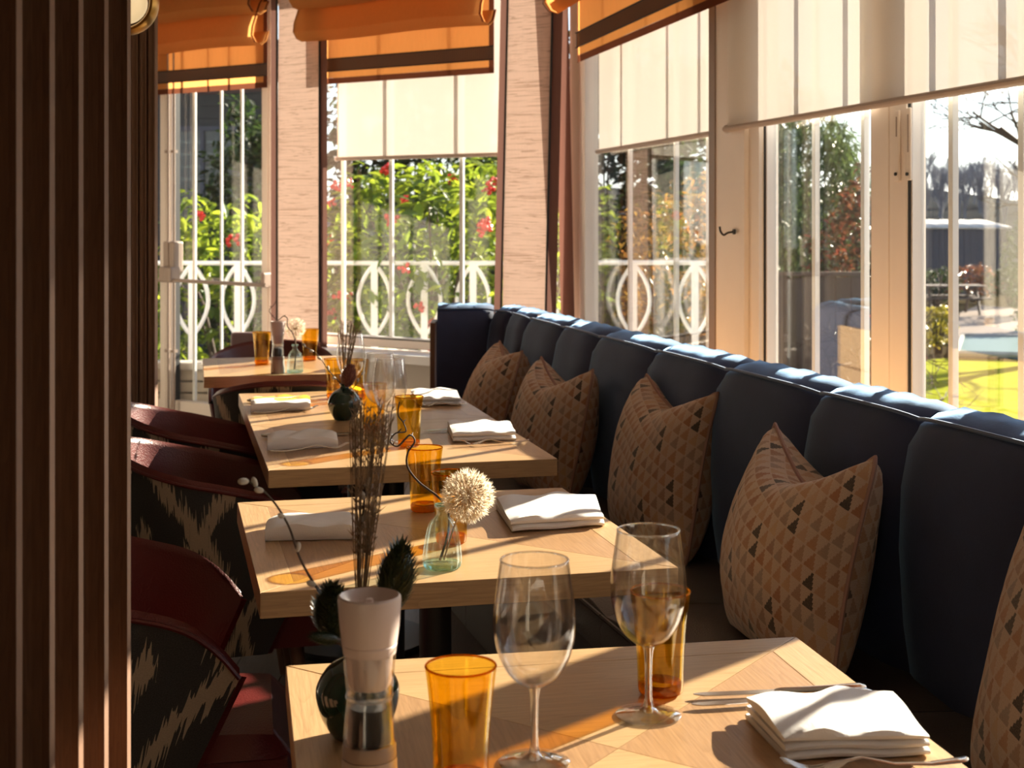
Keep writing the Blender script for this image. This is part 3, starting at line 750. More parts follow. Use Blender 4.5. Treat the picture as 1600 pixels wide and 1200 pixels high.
# far hill and bare wood on it
hl = MB(); P = []
for i in range(41):
    x = -40+i*4.5; row = []
    for j in range(9):
        y = 70+j*11; row.append((x, y, GZ-.05+4.6*(j/8)**1.1*(1+.25*math.sin(x*.05+.5)+.08*math.sin(x*.31))))
    P.append(row)
tag(hl.grid(P).build('ground_hill', M['hill']), kind='structure')
tm = [branch_tree('', '', (0,0,0), 7.0, 40+k, .10, 'hazed_twig', .19, 5, mesh_only=True, trunk=.34, first=9) for k in range(3)]
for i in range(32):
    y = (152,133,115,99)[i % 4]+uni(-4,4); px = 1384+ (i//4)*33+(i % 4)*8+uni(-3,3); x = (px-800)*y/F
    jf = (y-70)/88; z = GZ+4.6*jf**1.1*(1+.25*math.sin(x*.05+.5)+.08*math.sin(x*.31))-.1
    t = thing('wood_tree', 'bare haze-grey tree of the wood on the far hill', 'tree', (x,y,z), uni(0,6), 'bare trees on the far hill'); k_ = uni(.62,.85); t.scale = (1.0*k_,1.0*k_,.85*k_)
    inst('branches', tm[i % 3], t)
# ---------------------------------------------------------------- slatted screens at the left
def screen(label, x0, x1, y, pitch, name='slatted_screen', z1=CEIL-.01, th=.022):
    t = thing(name, label, 'screen', ((x0+x1)/2, y, 0)); w_ = x1-x0
    MB().box((0, .028, z1/2), (w_, .022, z1)).build('backing', M['pillar'], t, False)
    n = int(round(w_/pitch)); sw = pitch*.80
    m = MB()
    # one slat: hollow fluted face towards the room, square sides
    pf = [(-sw/2, 0), (-sw/2+.003, -.0015)]+[(-sw/2+sw*k/6, .0035*math.sin(PI*k/6)-.001) for k in (1,2,3,4,5)]+[(sw/2-.003, -.0015), (sw/2, 0), (sw/2, .018), (-sw/2, .018)]
    me = MB().prism(pf, .0, z1-.002).mesh('slat', M['pillar'], False)
    for i in range(n):
        inst('slat', me, t, (w_/2-sw/2-i*pitch, 0, .0))
    return t
# the near one is seen along its face: deep fins standing out towards the room
t = thing('slatted_screen', 'near dark wood slatted screen filling the left edge', 'screen', (-.45, 1.2, 0))
zc = CEIL-.01
MB().box((-.115, .0, zc/2), (.15, 1.02, zc)).build('backing', M['pillar'], t, False)
fin = MB().prism([(-.042,0),(-.030,.0022),(-.018,.003),(-.008,.0022),(0,0),(0,.016),(-.042,.016)], 0, zc-.002).mesh('slat', M['pillar'], False)
for i in range(11): inst('slat', fin, t, (0, .490-i*.0945, 0))
screen('far dark wood slatted screen seen past the near one', -2.75, -1.186, 4.80, .0285)
# round brass wall lamp on the far side of the near screen
p_ = atY(196, 4, 1.80)
t = thing('wall_lamp', 'round brass lamp with a cream glass globe at the top of the near screen', 'lamp', p_)
MB().tube([(-.02,-.075,0),(-.02,-.089,0)], .030, 28).build('back_plate', M['brass'], t)
MB().grid([[((.036+.005*math.cos(b))*math.cos(a), .0+.016*math.sin(b), (.036+.005*math.cos(b))*math.sin(a)) for b in [2*PI*j/10 for j in range(10)]] for a in [2*PI*i/36 for i in range(36)]], True, True).build('ring', M['brass'], t)
tg = NT('lamp_glass'); gm = tg.done(tg.pbsdf(Base_Color=(.9,.75,.5), Roughness=.3, Emission_Color=(1,.72,.38,1), Emission_Strength=.75))
MB().ball((0,0,0), .027, 24, 14).build('globe', gm, t)
MB().tube(smooth_path([(-.02,-.078,0),(-.02,-.05,.02),(-.01,-.02,.035),(0,.0,.038)]), .004, 8).build('arm', M['brass'], t)

# ---------------------------------------------------------------- banquette
def bpt(Y): return Vector((.872-.269*(Y-2.46), Y))
bd = Vector((-.269, 1)).normalized(); bn = Vector((-bd.y, bd.x))      # bn points to the tables
seamsY = [1.18, 1.62, 2.06, 2.46-.10, 2.82, 3.22, 3.73, 4.22, 4.72, 5.10, 5.52]
BT = .955
bq = thing('banquette', 'long navy velvet banquette with channelled back along the right windows', 'banquette', (0,0,0))
prof = [(.015,.42),(.035,.55),(.045,.70),(.040,.82),(.024,.90),(.004,.938),(-.012,.950),(-.05,.972),(-.095,.978),(-.135,.965),(-.158,.93),(-.162,.85),(-.162,.5),(-.162,.12)]
def pad(P0, P1, nrm, k0=1, k1=1, dz=0, prof=prof, name='back_channel'):
    L = (P1-P0).length; e = (P1-P0)/L; n = 15; P = []; pipe = []
    for i in range(n):
        u = i/(n-1); q = abs(2*u-1)
        s = 1-q**5; row = []
        if (u < .5 and not k0) or (u > .5 and not k1): s = 1
        for j, (d, z) in enumerate(prof):
            b = (s-1)*(.022 if j < 6 else .012 if j < 10 else .004); zz = z+dz+(s-1)*(.011 if 4 < j < 10 else 0)
            cr = .003*math.sin(23*u+3*j)*(1 if 6 < j < 10 else 0)
            if j in (5, 6): zz += .006*s
            p = P0+e*(L*u)+nrm*(d+b); row.append((p.x, p.y, zz+cr))
        P.append(row)
        pp = P0+e*(L*u)+nrm*(prof[6][0]+.004+(s-1)*.014); pipe.append((pp.x, pp.y, prof[6][1]+dz+.008+(s-1)*.008))
    o = MB().grid(P).build(name, M['velvet'], bq)
    MB().tube(pipe, .0042, 6).build('piping', M['velvet_pipe'], o)
    return o
for a, b in zip(seamsY[:-1], seamsY[1:]): pad(bpt(a), bpt(b), bn)
cornerP = bpt(5.52)
pad(cornerP, Vector((-.015, 5.80)), (bn*.8+Vector((0,-.3))).normalized(), 1, 1, .0)
pad(Vector((-.015, 5.80)), Vector((-.085, 5.93)), Vector((-.75,-.66)), 1, 1, .0)
pad(Vector((-.075, 5.93)), Vector((-.305, 5.90)), Vector((0,-1)), 1, 0, .004)
# wooden end, back board, seat, seams and plinth
m = MB(); m.box((-.322, 5.965, .46), (.022,.21,.90)); m.build('end_panel', M['brown_wood'], bq, False, bevel=.004)
m = MB(); A, B = bpt(1.18)-bn*.165, bpt(5.55)-bn*.165
m.prism([A[:], B[:], (B-bn*.012)[:], (A-bn*.012)[:]], .02, .90); m.build('back_board', M['ply'], bq, False)
nb = 7
for i in range(nb):
    P0, P1 = A.lerp(B, i/nb+.002), A.lerp(B, (i+1)/nb-.002)
    for z0_, z1_ in ((.75,.905),(.02,.742)):
        w_ = (P1-P0)*(.0 if z1_ > .8 else .0)
        MB().prism([(P0-bn*.012)[:], (P1-bn*.012)[:], (P1-bn*.03)[:], (P0-bn*.03)[:]], z0_, z1_).build('back_panel', M['ply'], bq, False, bevel=.003)
    P2 = P0.lerp(P1, .12); MB().prism([(P0-bn*.03)[:], (P2-bn*.03)[:], (P2-bn*.05)[:], (P0-bn*.05)[:]], .02, .742).build('back_batten', M['ply'], bq, False, bevel=.003)
D = .44
for i in range(6):
    a = 1.18+i*.73; b = a+.727
    P0, P1 = bpt(a), bpt(b); m = MB()
    rows = []
    for k in range(9):
        u = k/8; p = P0+(P1-P0)*u; e_ = 1-abs(2*u-1)**8
        rows.append([((p+bn*d).x, (p+bn*d).y, z-(1-e_)*.012) for d, z in ((.0,.455),(.2,.47),(.38,.468),(D-.01,.455),(D+.005,.43),(D,.36),(D-.04,.34))])
    o = m.grid(rows).build('seat_cushion', M['seat_leather'], bq)
    MB().tube([((p+bn*(D+.002)).x, (p+bn*(D+.002)).y, .445) for p in (P0, (P0+P1)/2, P1)], .005, 6).build('piping', M['seat_leather'], o)
    A, B = P0+bn*(D-.06), P1+bn*(D-.06)
    MB().prism([(A+bn*.02)[:], (B+bn*.02)[:], B[:], A[:]], .0, .345).build('plinth_panel', M['plinth'], bq, False, bevel=.003)
m = MB(); A, B = bpt(1.18), bpt(5.55)
m.prism([(A+bn*.36)[:], (B+bn*.36)[:], (B-bn*.0)[:], (A-bn*.0)[:]], .02, .33); m.build('seat_base', M['plinth'], bq, False)

# ---------------------------------------------------------------- cushions
def cushion(label, x, y, rz, size=.46, lean=14, dip=.055, seed=1, thick=.105, ears=1.0):
    r = random.Random(seed); t = thing('cushion', label, 'cushion', (x, y, .466), rz, 'patterned cushions along the banquette')
    n = 22; hs = size/2; rot = Matrix.Rotation(math.radians(-lean), 4, 'X')
    ph = [r.uniform(0, 6.28) for _ in range(6)]
    def base(u, v):      # outline point, u v in -1..1
        cx = u*hs*(1-.075*(1-u*u)*0-.06*(1-abs(u)**2)*0)
        pin = 1-.055*(1-abs(v)**3)*0
        x_ = u*hs*(.955+.045*abs(v)**4*ears); z_ = v*hs*(.955+.045*abs(u)**4*ears)
        if v > 0: z_ -= dip*(1-abs(u)**1.3)*v*v*v
        m_ = min(abs(u), abs(v)); k_ = max(0, m_-.80)/.20; x_ *= 1-.045*k_**2; z_ *= 1-.045*k_**2
        x_ += .006*math.sin(3*v+ph[0])
        return x_, z_
    def thk(u, v):
        e = max(0, (1-abs(u)**2.2))*max(0, (1-abs(v)**2.4)); k = thick*(e**.42)
        k *= 1+.12*math.sin(2.2*u+ph[1])*math.cos(1.7*v+ph[2])
        if v > 0: k -= .035*math.exp(-(u/.28)**2)*v*v*(1 if k > .03 else .4)
        k += .004*math.sin(9*u+5*v+ph[3])*e
        return max(k, .001)+(.02*(1-v)*.5*e)
    parts = []
    for sgn in (-1, 1):
        P, U = [], []
        for i in range(n+1):
            u = -1+2*i/n; u = math.sin(u*PI/2)*.35+u*.65
            row = []
            for j in range(n+1):
                v = -1+2*j/n; v = math.sin(v*PI/2)*.35+v*.65
                a, b = base(u, v); p = rot @ Vector((a, sgn*thk(u, v), b+hs*.955))
                row.append(p)
            P.append(row)
        for i in range(n+1):      # lengths along the cloth, so that the pattern keeps its size
            ur = []
            for j in range(n+1):
                a_ = sum((P[k+1][j]-P[k][j]).length for k in range(min(i, n//2), max(i, n//2)))*(1 if i > n//2 else -1)
                b_ = sum((P[i][k+1]-P[i][k]).length for k in range(min(j, n//2), max(j, n//2)))*(1 if j > n//2 else -1)
                ur.append((a_/size+.5, b_/size+.5+(1.3 if sgn > 0 else 0)))
            U.append(ur)
        if sgn < 0: MB().grid(P, uvs=U).build('front_cover', M['cushion'], t)
        else: MB().grid([list(reversed(q)) for q in P], uvs=[list(reversed(q)) for q in U]).build('back_cover', M['cushion'], t)
    ed = [(-1+2*k/20, -1) for k in range(20)]+[(1, -1+2*k/20) for k in range(20)]+[(1-2*k/20, 1) for k in range(20)]+[(-1, 1-2*k/20) for k in range(20)]
    pp = []
    for u, v in ed+ed[:1]:
        a, b = base(u, v); pp.append(rot @ Vector((a, 0, b+hs*.955)))
    MB().tube(pp, .0048, 6, cap=False).build('piping', M['cushion_pipe'], t)
    return t
CA = lambda dx, dy: math.atan2(dy, dx)
cushion('patterned cushion in the far corner of the blue banquette', -.115, 5.34, CA(.20,-.97), .43, 16, .06, 3)
cushion('patterned cushion second from the far end, beside the long table', .095, 4.60, CA(.36,-.93), .435, 12, .09, 4)
cushion('patterned cushion middle of five, beside the gap before the long table', .365, 3.86, CA(.32,-.94), .46, 12, .075, 5)
cushion('patterned cushion with deep notched top, behind the nearest table corner', .535, 2.90, CA(.25,-.97), .46, 12, .11, 6)
cushion('patterned cushion cut off by the right edge of the picture', .785, 2.02, CA(.25,-.97), .47, 14, .05, 7)

# ---------------------------------------------------------------- tables
def table(label, x, y, rz, w_=.702, l_=.740, group='oak tables along the banquette', h=TZ):
    t = thing('dining_table', label, 'table', (x, y, 0), rz, group)
    hw, hl = w_/2, l_/2; b = .058; th = .042
    MB().box((0,0,h-th/2-.002), (w_-.004, l_-.004, th-.004)).build('tabletop_core', M['oak'], t, False)
    ix, iy = hw-b, hl-b
    for poly, mt in (([(-hw,-hl),(hw,-hl),(ix,-iy),(-ix,-iy)],'oak'),([(hw,hl),(-hw,hl),(-ix,iy),(ix,iy)],'oak'),
                     ([(hw,-hl),(hw,hl),(ix,iy),(ix,-iy)],'oak_cross'),([(-hw,hl),(-hw,-hl),(-ix,-iy),(-ix,iy)],'oak_cross')):
        c = (sum(p[0] for p in poly)/4, sum(p[1] for p in poly)/4)
        MB().prism([(p[0]-(p[0]-c[0])*.0015-0, p[1]-(p[1]-c[1])*.0015) for p in poly], h-th, h).build('edge_board', M[mt], t, False, bevel=.0012)
    g = .0007
    k = min(ix, iy)
    quads = (([(-ix+g,-iy),(ix-g,-iy),(g*0,0-g)],'oak'),([(ix-g,iy),(-ix+g,iy),(0,g)],'oak'),([(ix,-iy+g),(ix,iy-g),(g,0)],'walnut_cross'),([(-ix,iy-g),(-ix,-iy+g),(-g,0)],'walnut_cross'))
    for poly, mt in quads:
        MB().prism(poly, h-.006, h-.0003).build('veneer_panel', M[mt], t, False)
    m = MB().lathe([(.0,.012),(.225,.012),(.232,.016),(.226,.022),(.10,.030),(.035,.036),(.032,.05),(.030,h-th-.01),(.0,h-th-.01)], 36)
    m.build('pedestal', M['black_metal'], t)
    MB().lathe([(.0,.001),(.228,.001),(.228,.0125),(0,.0125)], 36).build('base_rim', M['black_metal'], t)
    m = MB().box((0,0,h-th-.007), (.42,.06,.012)); m.box((0,0,h-th-.007), (.06,.42,.012)); m.build('top_plate', M['black_metal'], t, False)
    return t
a3 = .233
u3 = Vector((math.cos(a3), math.sin(a3))); v3 = Vector((-math.sin(a3), math.cos(a3)))
c3 = Vector((-.402, 4.194))
table('nearest oak table, with two wine glasses', .053+.36*math.sin(.185), 1.988-.37*math.cos(.185), .185, .717)
table('second oak table, with a dandelion head in a glass bottle', -.145, 2.733, .236)
n_ = c3-v3*.3735; f_ = c3+v3*.3735
table('third oak table, pushed end to end with the one behind', n_.x, n_.y, a3, .702, .745)
table('fourth oak table, with the dark green vase, behind the third', f_.x, f_.y, a3, .702, .745)
table('farthest oak table, by the glazed door', -.93, 5.74, .217, .58, .70)

# ---------------------------------------------------------------- tub chairs
def tub_chair():
    t = thing('tub_chair', '', 'chair', (0,0,0), 0, 'burgundy leather and ikat tub chairs')
    hw, xb, xf = .25, -.27, .19
    def plan(s, k=1.0):          # s -1..1 round the back; k scales outwards
        # straight arms joined by a rounded back
        a = abs(s)
        if a > .62:
            f = (a-.62)/.38; x = -.06+(xf+.06)*f; y = hw*(1-.05*f)
        else:
            th = a/.62*PI/2; x = -.06-(-.06-xb)*math.cos(th)**.85; y = hw*math.sin(th)**.85 if th > 0 else 0
        return Vector((x*k, y*k*(1 if s > 0 else -1)))
    def top(s):
        a = abs(s); return .768-.135*max(0, (a-.08)/.92)**1.3-.065*max(0, (a-.80)/.20)**2.6
    n = 65; S = [-1+2*i/(n-1) for i in range(n)]
    bot = .29
    outer, inner, U = [], [], []; L = 0; pv = None
    for s in S:
        p = plan(s); 
        if pv is not None: L += (p-pv).length
        pv = p; ro, ri, ru = [], [], []
        for j in range(8):
            f = j/7; z = bot+(top(s)-bot)*f; fl = 1+.16*(f-.4)
            o = plan(s, fl*1.0); i_ = plan(s, fl*1.0-.075-.10*(1-f)) if abs(s) < .98 else plan(s, fl-.075)
            i_ = Vector((min(i_.x+.02*(abs(s) > .7)*0, o.x if abs(s) > .9 else 9), i_.y))
            if abs(s) > .62: 
                f2 = (abs(s)-.62)/.38; i_ = Vector((o.x*f2+i_.x*(1-f2), i_.y))
            if abs(s) > .62: sh = -.10*(1-f)*((abs(s)-.62)/.38); o = o+Vector((sh,0)); i_ = i_+Vector((sh,0))
            ro.append((o.x, o.y, z)); ri.append((i_.x, i_.y, z)); ru.append((L, z))
        outer.append(ro); inner.append(ri); U.append(ru)
    MB().grid(outer, uvs=U).build('outer_shell', M['ikat'], t)
    m = MB().grid([list(reversed(r)) for r in inner])
    # rolled rim and front edges in leather
    rim = []
    for ro, ri in zip(outer, inner):
        a, b = Vector(ro[-1]), Vector(ri[-1]); c = (a+b)/2
        rim.append([a, a+Vector((0,0,.007))+(c-a)*.12, c+Vector((0,0,.016)), b+Vector((0,0,.007))+(c-b)*.12, b])
    m.grid(rim)
    for k in (0, -1):
        m.grid([[Vector(o), Vector(o).lerp(Vector(i), .5)+Vector((.012,0,0)), Vector(i)] for o, i in zip(outer[k], inner[k])])
    m.build('inner_shell', M['leather'], t)
    MB().tube([Vector(r[-1])+Vector((0,0,.001)) for r in outer], .0045, 6).build('piping', M['leather'], t)
    seat = MB()
    P = []
    for i in range(13):
        u = -1+2*i/12; row = []
        for j in range(13):
            v = -1+2*j/12
            e = (1-abs(u)**6)*(1-abs(v)**6)
            row.append((.045+u*.265, v*.205, .385+.065*e**.22))
        P.append(row)
    seat.grid(P); seat.box((.04,0,.35), (.50,.40,.11)); seat.build('seat', M['leather'], t)
    for sx in (-1, 1):
        for sy in (-1, 1):
            MB().tube([(sx*.15, sy*.15, .31), (sx*.19, sy*.185, .0)], [.02,.012], 10).build('leg', M['brown_wood'], t)
    return t
ch = tub_chair()
def place(label, x, y, rz, first=[True]):
    if first[0]:
        first[0] = False; ch['label'] = label; ch.location = (x, y, 0); ch.rotation_euler = (0,0,rz); return ch
    return dup(ch, label, (x, y, 0), rz)
place('nearest burgundy tub chair, its red seat in sunlight, at the second table', -.71, 2.65, .18)
place('burgundy tub chair with ikat back, at the near left of the third table', -.72, 3.68, .25)
place('burgundy tub chair at the fourth table, just beyond the ikat backed one', -.90, 4.38, .25)
place('burgundy tub chair squeezed between the fourth table and the farthest one', -.79, 5.20, 1.70)
place('burgundy tub chair on the window side of the farthest table', -1.03, 6.22, -1.4)
# padded seat beyond the far table
p_ = at(395, 560, .62)
t = thing('padded_seat', 'small mauve padded seat with a square back by the glazed door', 'seat', (-1.20, 6.62, 0), .0)
MB().box((0,0,.66), (.17,.06,.30)).build('backrest', M['mauve_leather'], t, True, bevel=.012)
MB().box((0,-.085,.47), (.17,.20,.06)).build('seat', M['mauve_leather'], t, True, bevel=.012)
for sx in (-1,1):
    for y in (-.16, .0): MB().tube([(sx*.07, y, .45), (sx*.075, y, .0)], .010, 8).build('leg', M['white'], t)
# ---------------------------------------------------------------- tableware
def catalog(): pass
def wine_glass():
    t = thing('wine_glass', '', 'wine glass', (0,0,0), 0, 'wine glasses on the oak tables')
    R = [(.004,.082),(.012,.085),(.026,.095),(.037,.112),(.0435,.133),(.0455,.150),(.0445,.172),(.041,.198),(.0375,.222)]
    prof = smooth_path([(r,0,z) for r, z in R], 5); out = [(p.x, p.z) for p in prof]
    inn = [(max(r-.0011, .0), z+.0009 if i == 0 else z+.0004) for i, (r, z) in enumerate(out)]
    MB().lathe([(0,.0825)]+out+[(out[-1][0]-.0005, .2226)]+list(reversed(inn))+[(0,.0845)], 48).build('bowl', M['glass'], t)
    MB().grid([[((.0372+.0011*math.cos(b))*math.cos(a), (.0372+.0011*math.cos(b))*math.sin(a), .2222+.0011*math.sin(b)) for b in [2*PI*j/6 for j in range(6)]] for a in [2*PI*i/48 for i in range(48)]], True, True).build('rim', M['solid_glass'], t)
    MB().lathe([(0,.0836),(.0075,.0832),(.0058,.078),(.0046,.068),(.0040,.045),(.0043,.022),(.0065,.011),(.0125,.006),(.024,.0035),(.0385,.0022),(.0395,.0014),(.0385,.0004),(0,.0004)], 40).build('stem', M['solid_glass'], t)
    return t
wg = wine_glass(); wgf = [True]
def glass_at(label, px, py):
    p = at(px, py, TZ+.0005)
    if wgf[0]: wgf[0] = False; wg['label'] = label; wg.location = p; return
    dup(wg, label, p)
glass_at('wine glass nearest to us, beside the amber tumbler at the table edge', 835, 1192)
glass_at('wine glass in front of the amber tumbler by the knives, nearest table', 1013, 1118)
glass_at('left wine glass of the close pair on the third table', 593, 680)
glass_at('right wine glass of the close pair on the third table', 609, 693)
glass_at('wine glass by the vase on the fourth table, dried grass behind it', 548, 631)
def tumbler():
    t = thing('tumbler', '', 'tumbler', (0,0,0), 0, 'amber tumblers on the oak tables')
    o = [(.0275,.004),(.0285,.012),(.0290,.030),(.0305,.060),(.0335,.095),(.0365,.120),(.0378,.1275)]
    pr = smooth_path([(r,0,z) for r, z in o], 4); out = [(p.x, p.z) for p in pr]
    inn = [(r-.0022, z) for r, z in out if z > .016]
    MB().lathe(out+[(.0367,.1285)]+list(reversed(inn))+[(.020,.0135),(0,.0125)], 48).build('wall', M['amber'], t)
    MB().grid([[((.0366+.0013*math.cos(b))*math.cos(a), (.0366+.0013*math.cos(b))*math.sin(a), .1282+.0013*math.sin(b)) for b in [2*PI*j/6 for j in range(6)]] for a in [2*PI*i/48 for i in range(48)]], True, True).build('rim', M['amber_base'], t)
    MB().lathe([(0,.0005),(.024,.0005),(.0272,.003),(.0283,.011),(.0262,.0155),(.018,.0120),(0,.0112)], 40).build('base', M['amber_base'], t)
    return t
tb = tumbler(); tbf = [True]
def tumbler_at(label, px, py, dy=0):
    p = at(px, py, TZ+.0005)
    if tbf[0]: tbf[0] = False; tb['label'] = label; tb.location = p; return
    dup(tb, label, p)
tumbler_at('amber tumbler at the bottom edge, beside the pepper mill', 720, 1232)
tumbler_at('amber tumbler behind the right wine glass on the nearest table', 1032, 1083)
tumbler_at('tall standing amber tumbler behind the glass bottle on the second table', 663, 798)
tumbler_at('amber tumbler half hidden behind the white dandelion head', 705, 848)
tumbler_at('amber tumbler with the curly twig in front of it, third table', 639, 697)
tumbler_at('amber tumbler behind the pair of wine glasses, third table', 584, 672)
tumbler_at('amber tumbler left behind the green vase, fourth table', 524, 622)
tumbler_at('amber tumbler right behind the green vase, fourth table', 558, 624)
tumbler_at('left amber tumbler on the farthest table', 409, 569)
tumbler_at('right amber tumbler on the farthest table', 484, 563)
def mill():
    t = thing('pepper_mill', '', 'pepper mill', (0,0,0), 0, 'pepper mills with pale caps')
    cap = MB().lathe([(0,.205),(.012,.205),(.021,.206),(.0265,.2125),(.0295,.218),(.0315,.2165),(.0320,.213),(.0300,.188),(.0278,.171),(.0272,.1705),(.0272,.1695),(.0276,.169),(.0265,.160),(.0,.160)], 40).build('cap', M['mauve_plastic'], t)
    MB().box((0,0,.207), (.020,.008,.005)).build('grip', M['mauve_plastic'], cap, False, bevel=.002)
    MB().lathe([(0,.208),(.004,.208),(.0035,.214),(0,.2145)], 12).build('knob', M['mauve_plastic'], cap)
    MB().lathe([(.0,.125),(.018,.125),(.0215,.130),(.0238,.1595),(0,.1595)], 32).build('grinder_neck', M['mauve_plastic'], t)
    o = [(.0262,.1600),(.0250,.140),(.0232,.122),(.0222,.116),(.0232,.108),(.0250,.090),(.0262,.070)]
    MB().lathe(o+[(r-.0022, z) for r, z in reversed(o)], 40).build('jar', M['glass'], t)
    MB().grid([[((.0228+.0016*math.cos(b))*math.cos(a), (.0228+.0016*math.cos(b))*math.sin(a), .117+.0022*math.sin(b)) for b in [2*PI*j/8 for j in range(8)]] for a in [2*PI*i/40 for i in range(40)]], True, True).build('waist', M['solid_glass'], t)
    MB().lathe([(0,.072),(.0225,.072),(.0215,.090),(.0195,.106),(.012,.1085),(0,.1075)], 32).build('peppercorns', M['pepper'], t)
    MB().lathe([(.0,.0705),(.0262,.0705),(.0268,.068),(.0272,.058),(.0268,.0565),(0,.0565)], 40).build('collar', M['brown_strip'], t)
    MB().lathe([(0,.0),(.0290,.0),(.0298,.004),(.0290,.030),(.0274,.056),(0,.056)], 40).build('base', M['taupe_metal'], t)
    return t
pm = mill(); pm['label'] = 'pepper mill with pale cap nearest to us, before the round vase'; pm.location = (-.1430, 1.45, TZ+.0005)
dup(pm, 'small pepper mill on the farthest table', at(434, 583, TZ+.0005), None, .90)

def bottle(label, p, n=20, sc=1):
    t = thing('glass_bottle', label, 'bottle', p, .2, 'ribbed glass bottles used as vases')
    o = smooth_path([(.0300,0,.003),(.0325,0,.010),(.0315,0,.03),(.0265,0,.060),(.0215,0,.076),(.0130,0,.086),(.0098,0,.091),(.0095,0,.099),(.0125,0,.1035),(.0125,0,.107)], 4)
    out = [(q.x, q.z) for q in o]
    MB().lathe(out, 96, ribs=14, depth=.045).build('body', M['bottle'], t)
    MB().lathe([(r-.0022, z) for r, z in out if z > .009], 40).build('inner_wall', M['bottle'], t)
    MB().lathe([(0,.0005),(.029,.0005),(.032,.004),(.0312,.0095),(.024,.0075),(0,.0085)], 40).build('base', M['aqua_base'], t)
    MB().grid([[((.0113+.0018*math.cos(b))*math.cos(a), (.0113+.0018*math.cos(b))*math.sin(a), .107+.0018*math.sin(b)) for b in [2*PI*j/6 for j in range(6)]] for a in [2*PI*i/28 for i in range(28)]], True, True).build('lip', M['aqua_base'], t)
    if sc != 1: t.scale = (sc,)*3
    return t
M['seed'] = (lambda t: t.done(t.mixs(.45, t.n('BsdfDiffuse', {'Color': (.82,.74,.62)}).outputs[0], t.n('BsdfTranslucent', {'Color': (.85,.76,.60)}).outputs[0])))(NT('seed_fluff'))
M['seed_dark'] = plain('seed_stalk', (.46,.34,.22), .8)
def dandelion(label, base, head, R, seed=2, tufts=190):
    r = random.Random(seed); base, head = Vector(base), Vector(head)
    t = thing('dandelion_head', label, 'dried flower', base)
    h = head-base
    MB().tube(smooth_path([(0,0,0), h*.4+Vector((0,0,.01)), h*.8+Vector((0,0,.006)), h]), .0016, 6).build('stem', M['seed_dark'], t)
    MB().ball(h, R*.13, 10, 8).build('core', M['seed_dark'], t)
    a, b = MB(), MB()
    for i in range(tufts):
        z = 1-2*(i+.5)/tufts; ph = i*2.39996; d = Vector((math.sqrt(1-z*z)*math.cos(ph), math.sqrt(1-z*z)*math.sin(ph), z))
        L = R*r.uniform(.66,.80); d = (d+Vector((r.uniform(-1,1),r.uniform(-1,1),r.uniform(-1,1)))*.09).normalized()
        o = d.orthogonal().normalized(); q = d.cross(o)
        a.tube([h+d*R*.1, h+d*L], [R*.012, R*.009], 3, cap=False)
        n = 13
        for k in range(n):
            an = 2*PI*k/n+r.random(); rad = (o*math.cos(an)+q*math.sin(an))
            e = h+d*(L+R*r.uniform(.16,.27))+rad*R*r.uniform(.10,.20); c0_ = h+d*L; wd = (rad.cross(d))*R*.024
            b.add([c0_-wd, c0_+wd, e], [(0,1,2)])
    tag(a.build('seed_stalks', M['seed_dark'], t), kind='stuff'); tag(b.build('tufts', M['seed'], t, False), kind='stuff')
    return t
def twig(name, label, pts, r0, mat='twig', cat='twig'):
    pts = [Vector(p) for p in pts]; b = pts[0].copy()
    t = thing(name, label, cat, b); P = smooth_path([p-b for p in pts], 8); n = len(P)
    MB().tube(P, [r0*(1-.55*i/n) for i in range(n)], 7).build('stem', M[mat], t)
    for i in range(6, n-4, 14):
        d = Vector((uni(-1,1), uni(-1,1), uni(.2,1))).normalized()*r0*4
        MB().tube([P[i], P[i]+d], [r0*.8, r0*.25], 5).build('spur', M[mat], t)
    return t
# second table: bottle, dandelion head and curly twig
b2 = at(691, 887, TZ+.0005); bottle('aqua ribbed glass bottle holding the white dandelion head', b2)
dandelion('white dandelion head above the glass bottle on the second table', b2+Vector((.003,-.002,.014)), atY(731, 775, 2.43), .047)
def W2(px, py, Y): return atY(px, py, Y)
twig('curly_twig', 'dark curly twig standing in the glass bottle on the second table',
     [b2+Vector((-.004,.004,.012)), b2+Vector((.010,.0,.06)), W2(700,796,2.45), W2(684,776,2.44), W2(655,754,2.44), W2(637,730,2.44), W2(637,708,2.44), W2(648,690,2.44), W2(640,680,2.43), W2(622,697,2.42), W2(610,690,2.42), W2(618,677,2.43), W2(634,674,2.44), W2(630,660,2.44), W2(622,648,2.44), W2(624,628,2.44)], .0022)
# farthest table
b5 = at(461, 582, TZ+.0005); bottle('small clear ribbed bottle on the farthest table', b5, 20, .98)
dandelion('tan seed head above the bottle on the farthest table', b5+Vector((.002,0,.012)), atY(462, 513, 5.50), .043, 5, 90)
twig('curly_twig', 'thin curly twig rising from the bottle on the farthest table',
     [b5+Vector((-.004,.003,.012)), b5+Vector((.004,0,.08)), atY(462,540,5.46), atY(458,522,5.46), atY(449,510,5.46), atY(449,498,5.46), atY(443,494,5.46), atY(434,500,5.46), atY(424,492,5.46), atY(421,484,5.46), atY(428,476,5.46), atY(432,468,5.46)], .0024)

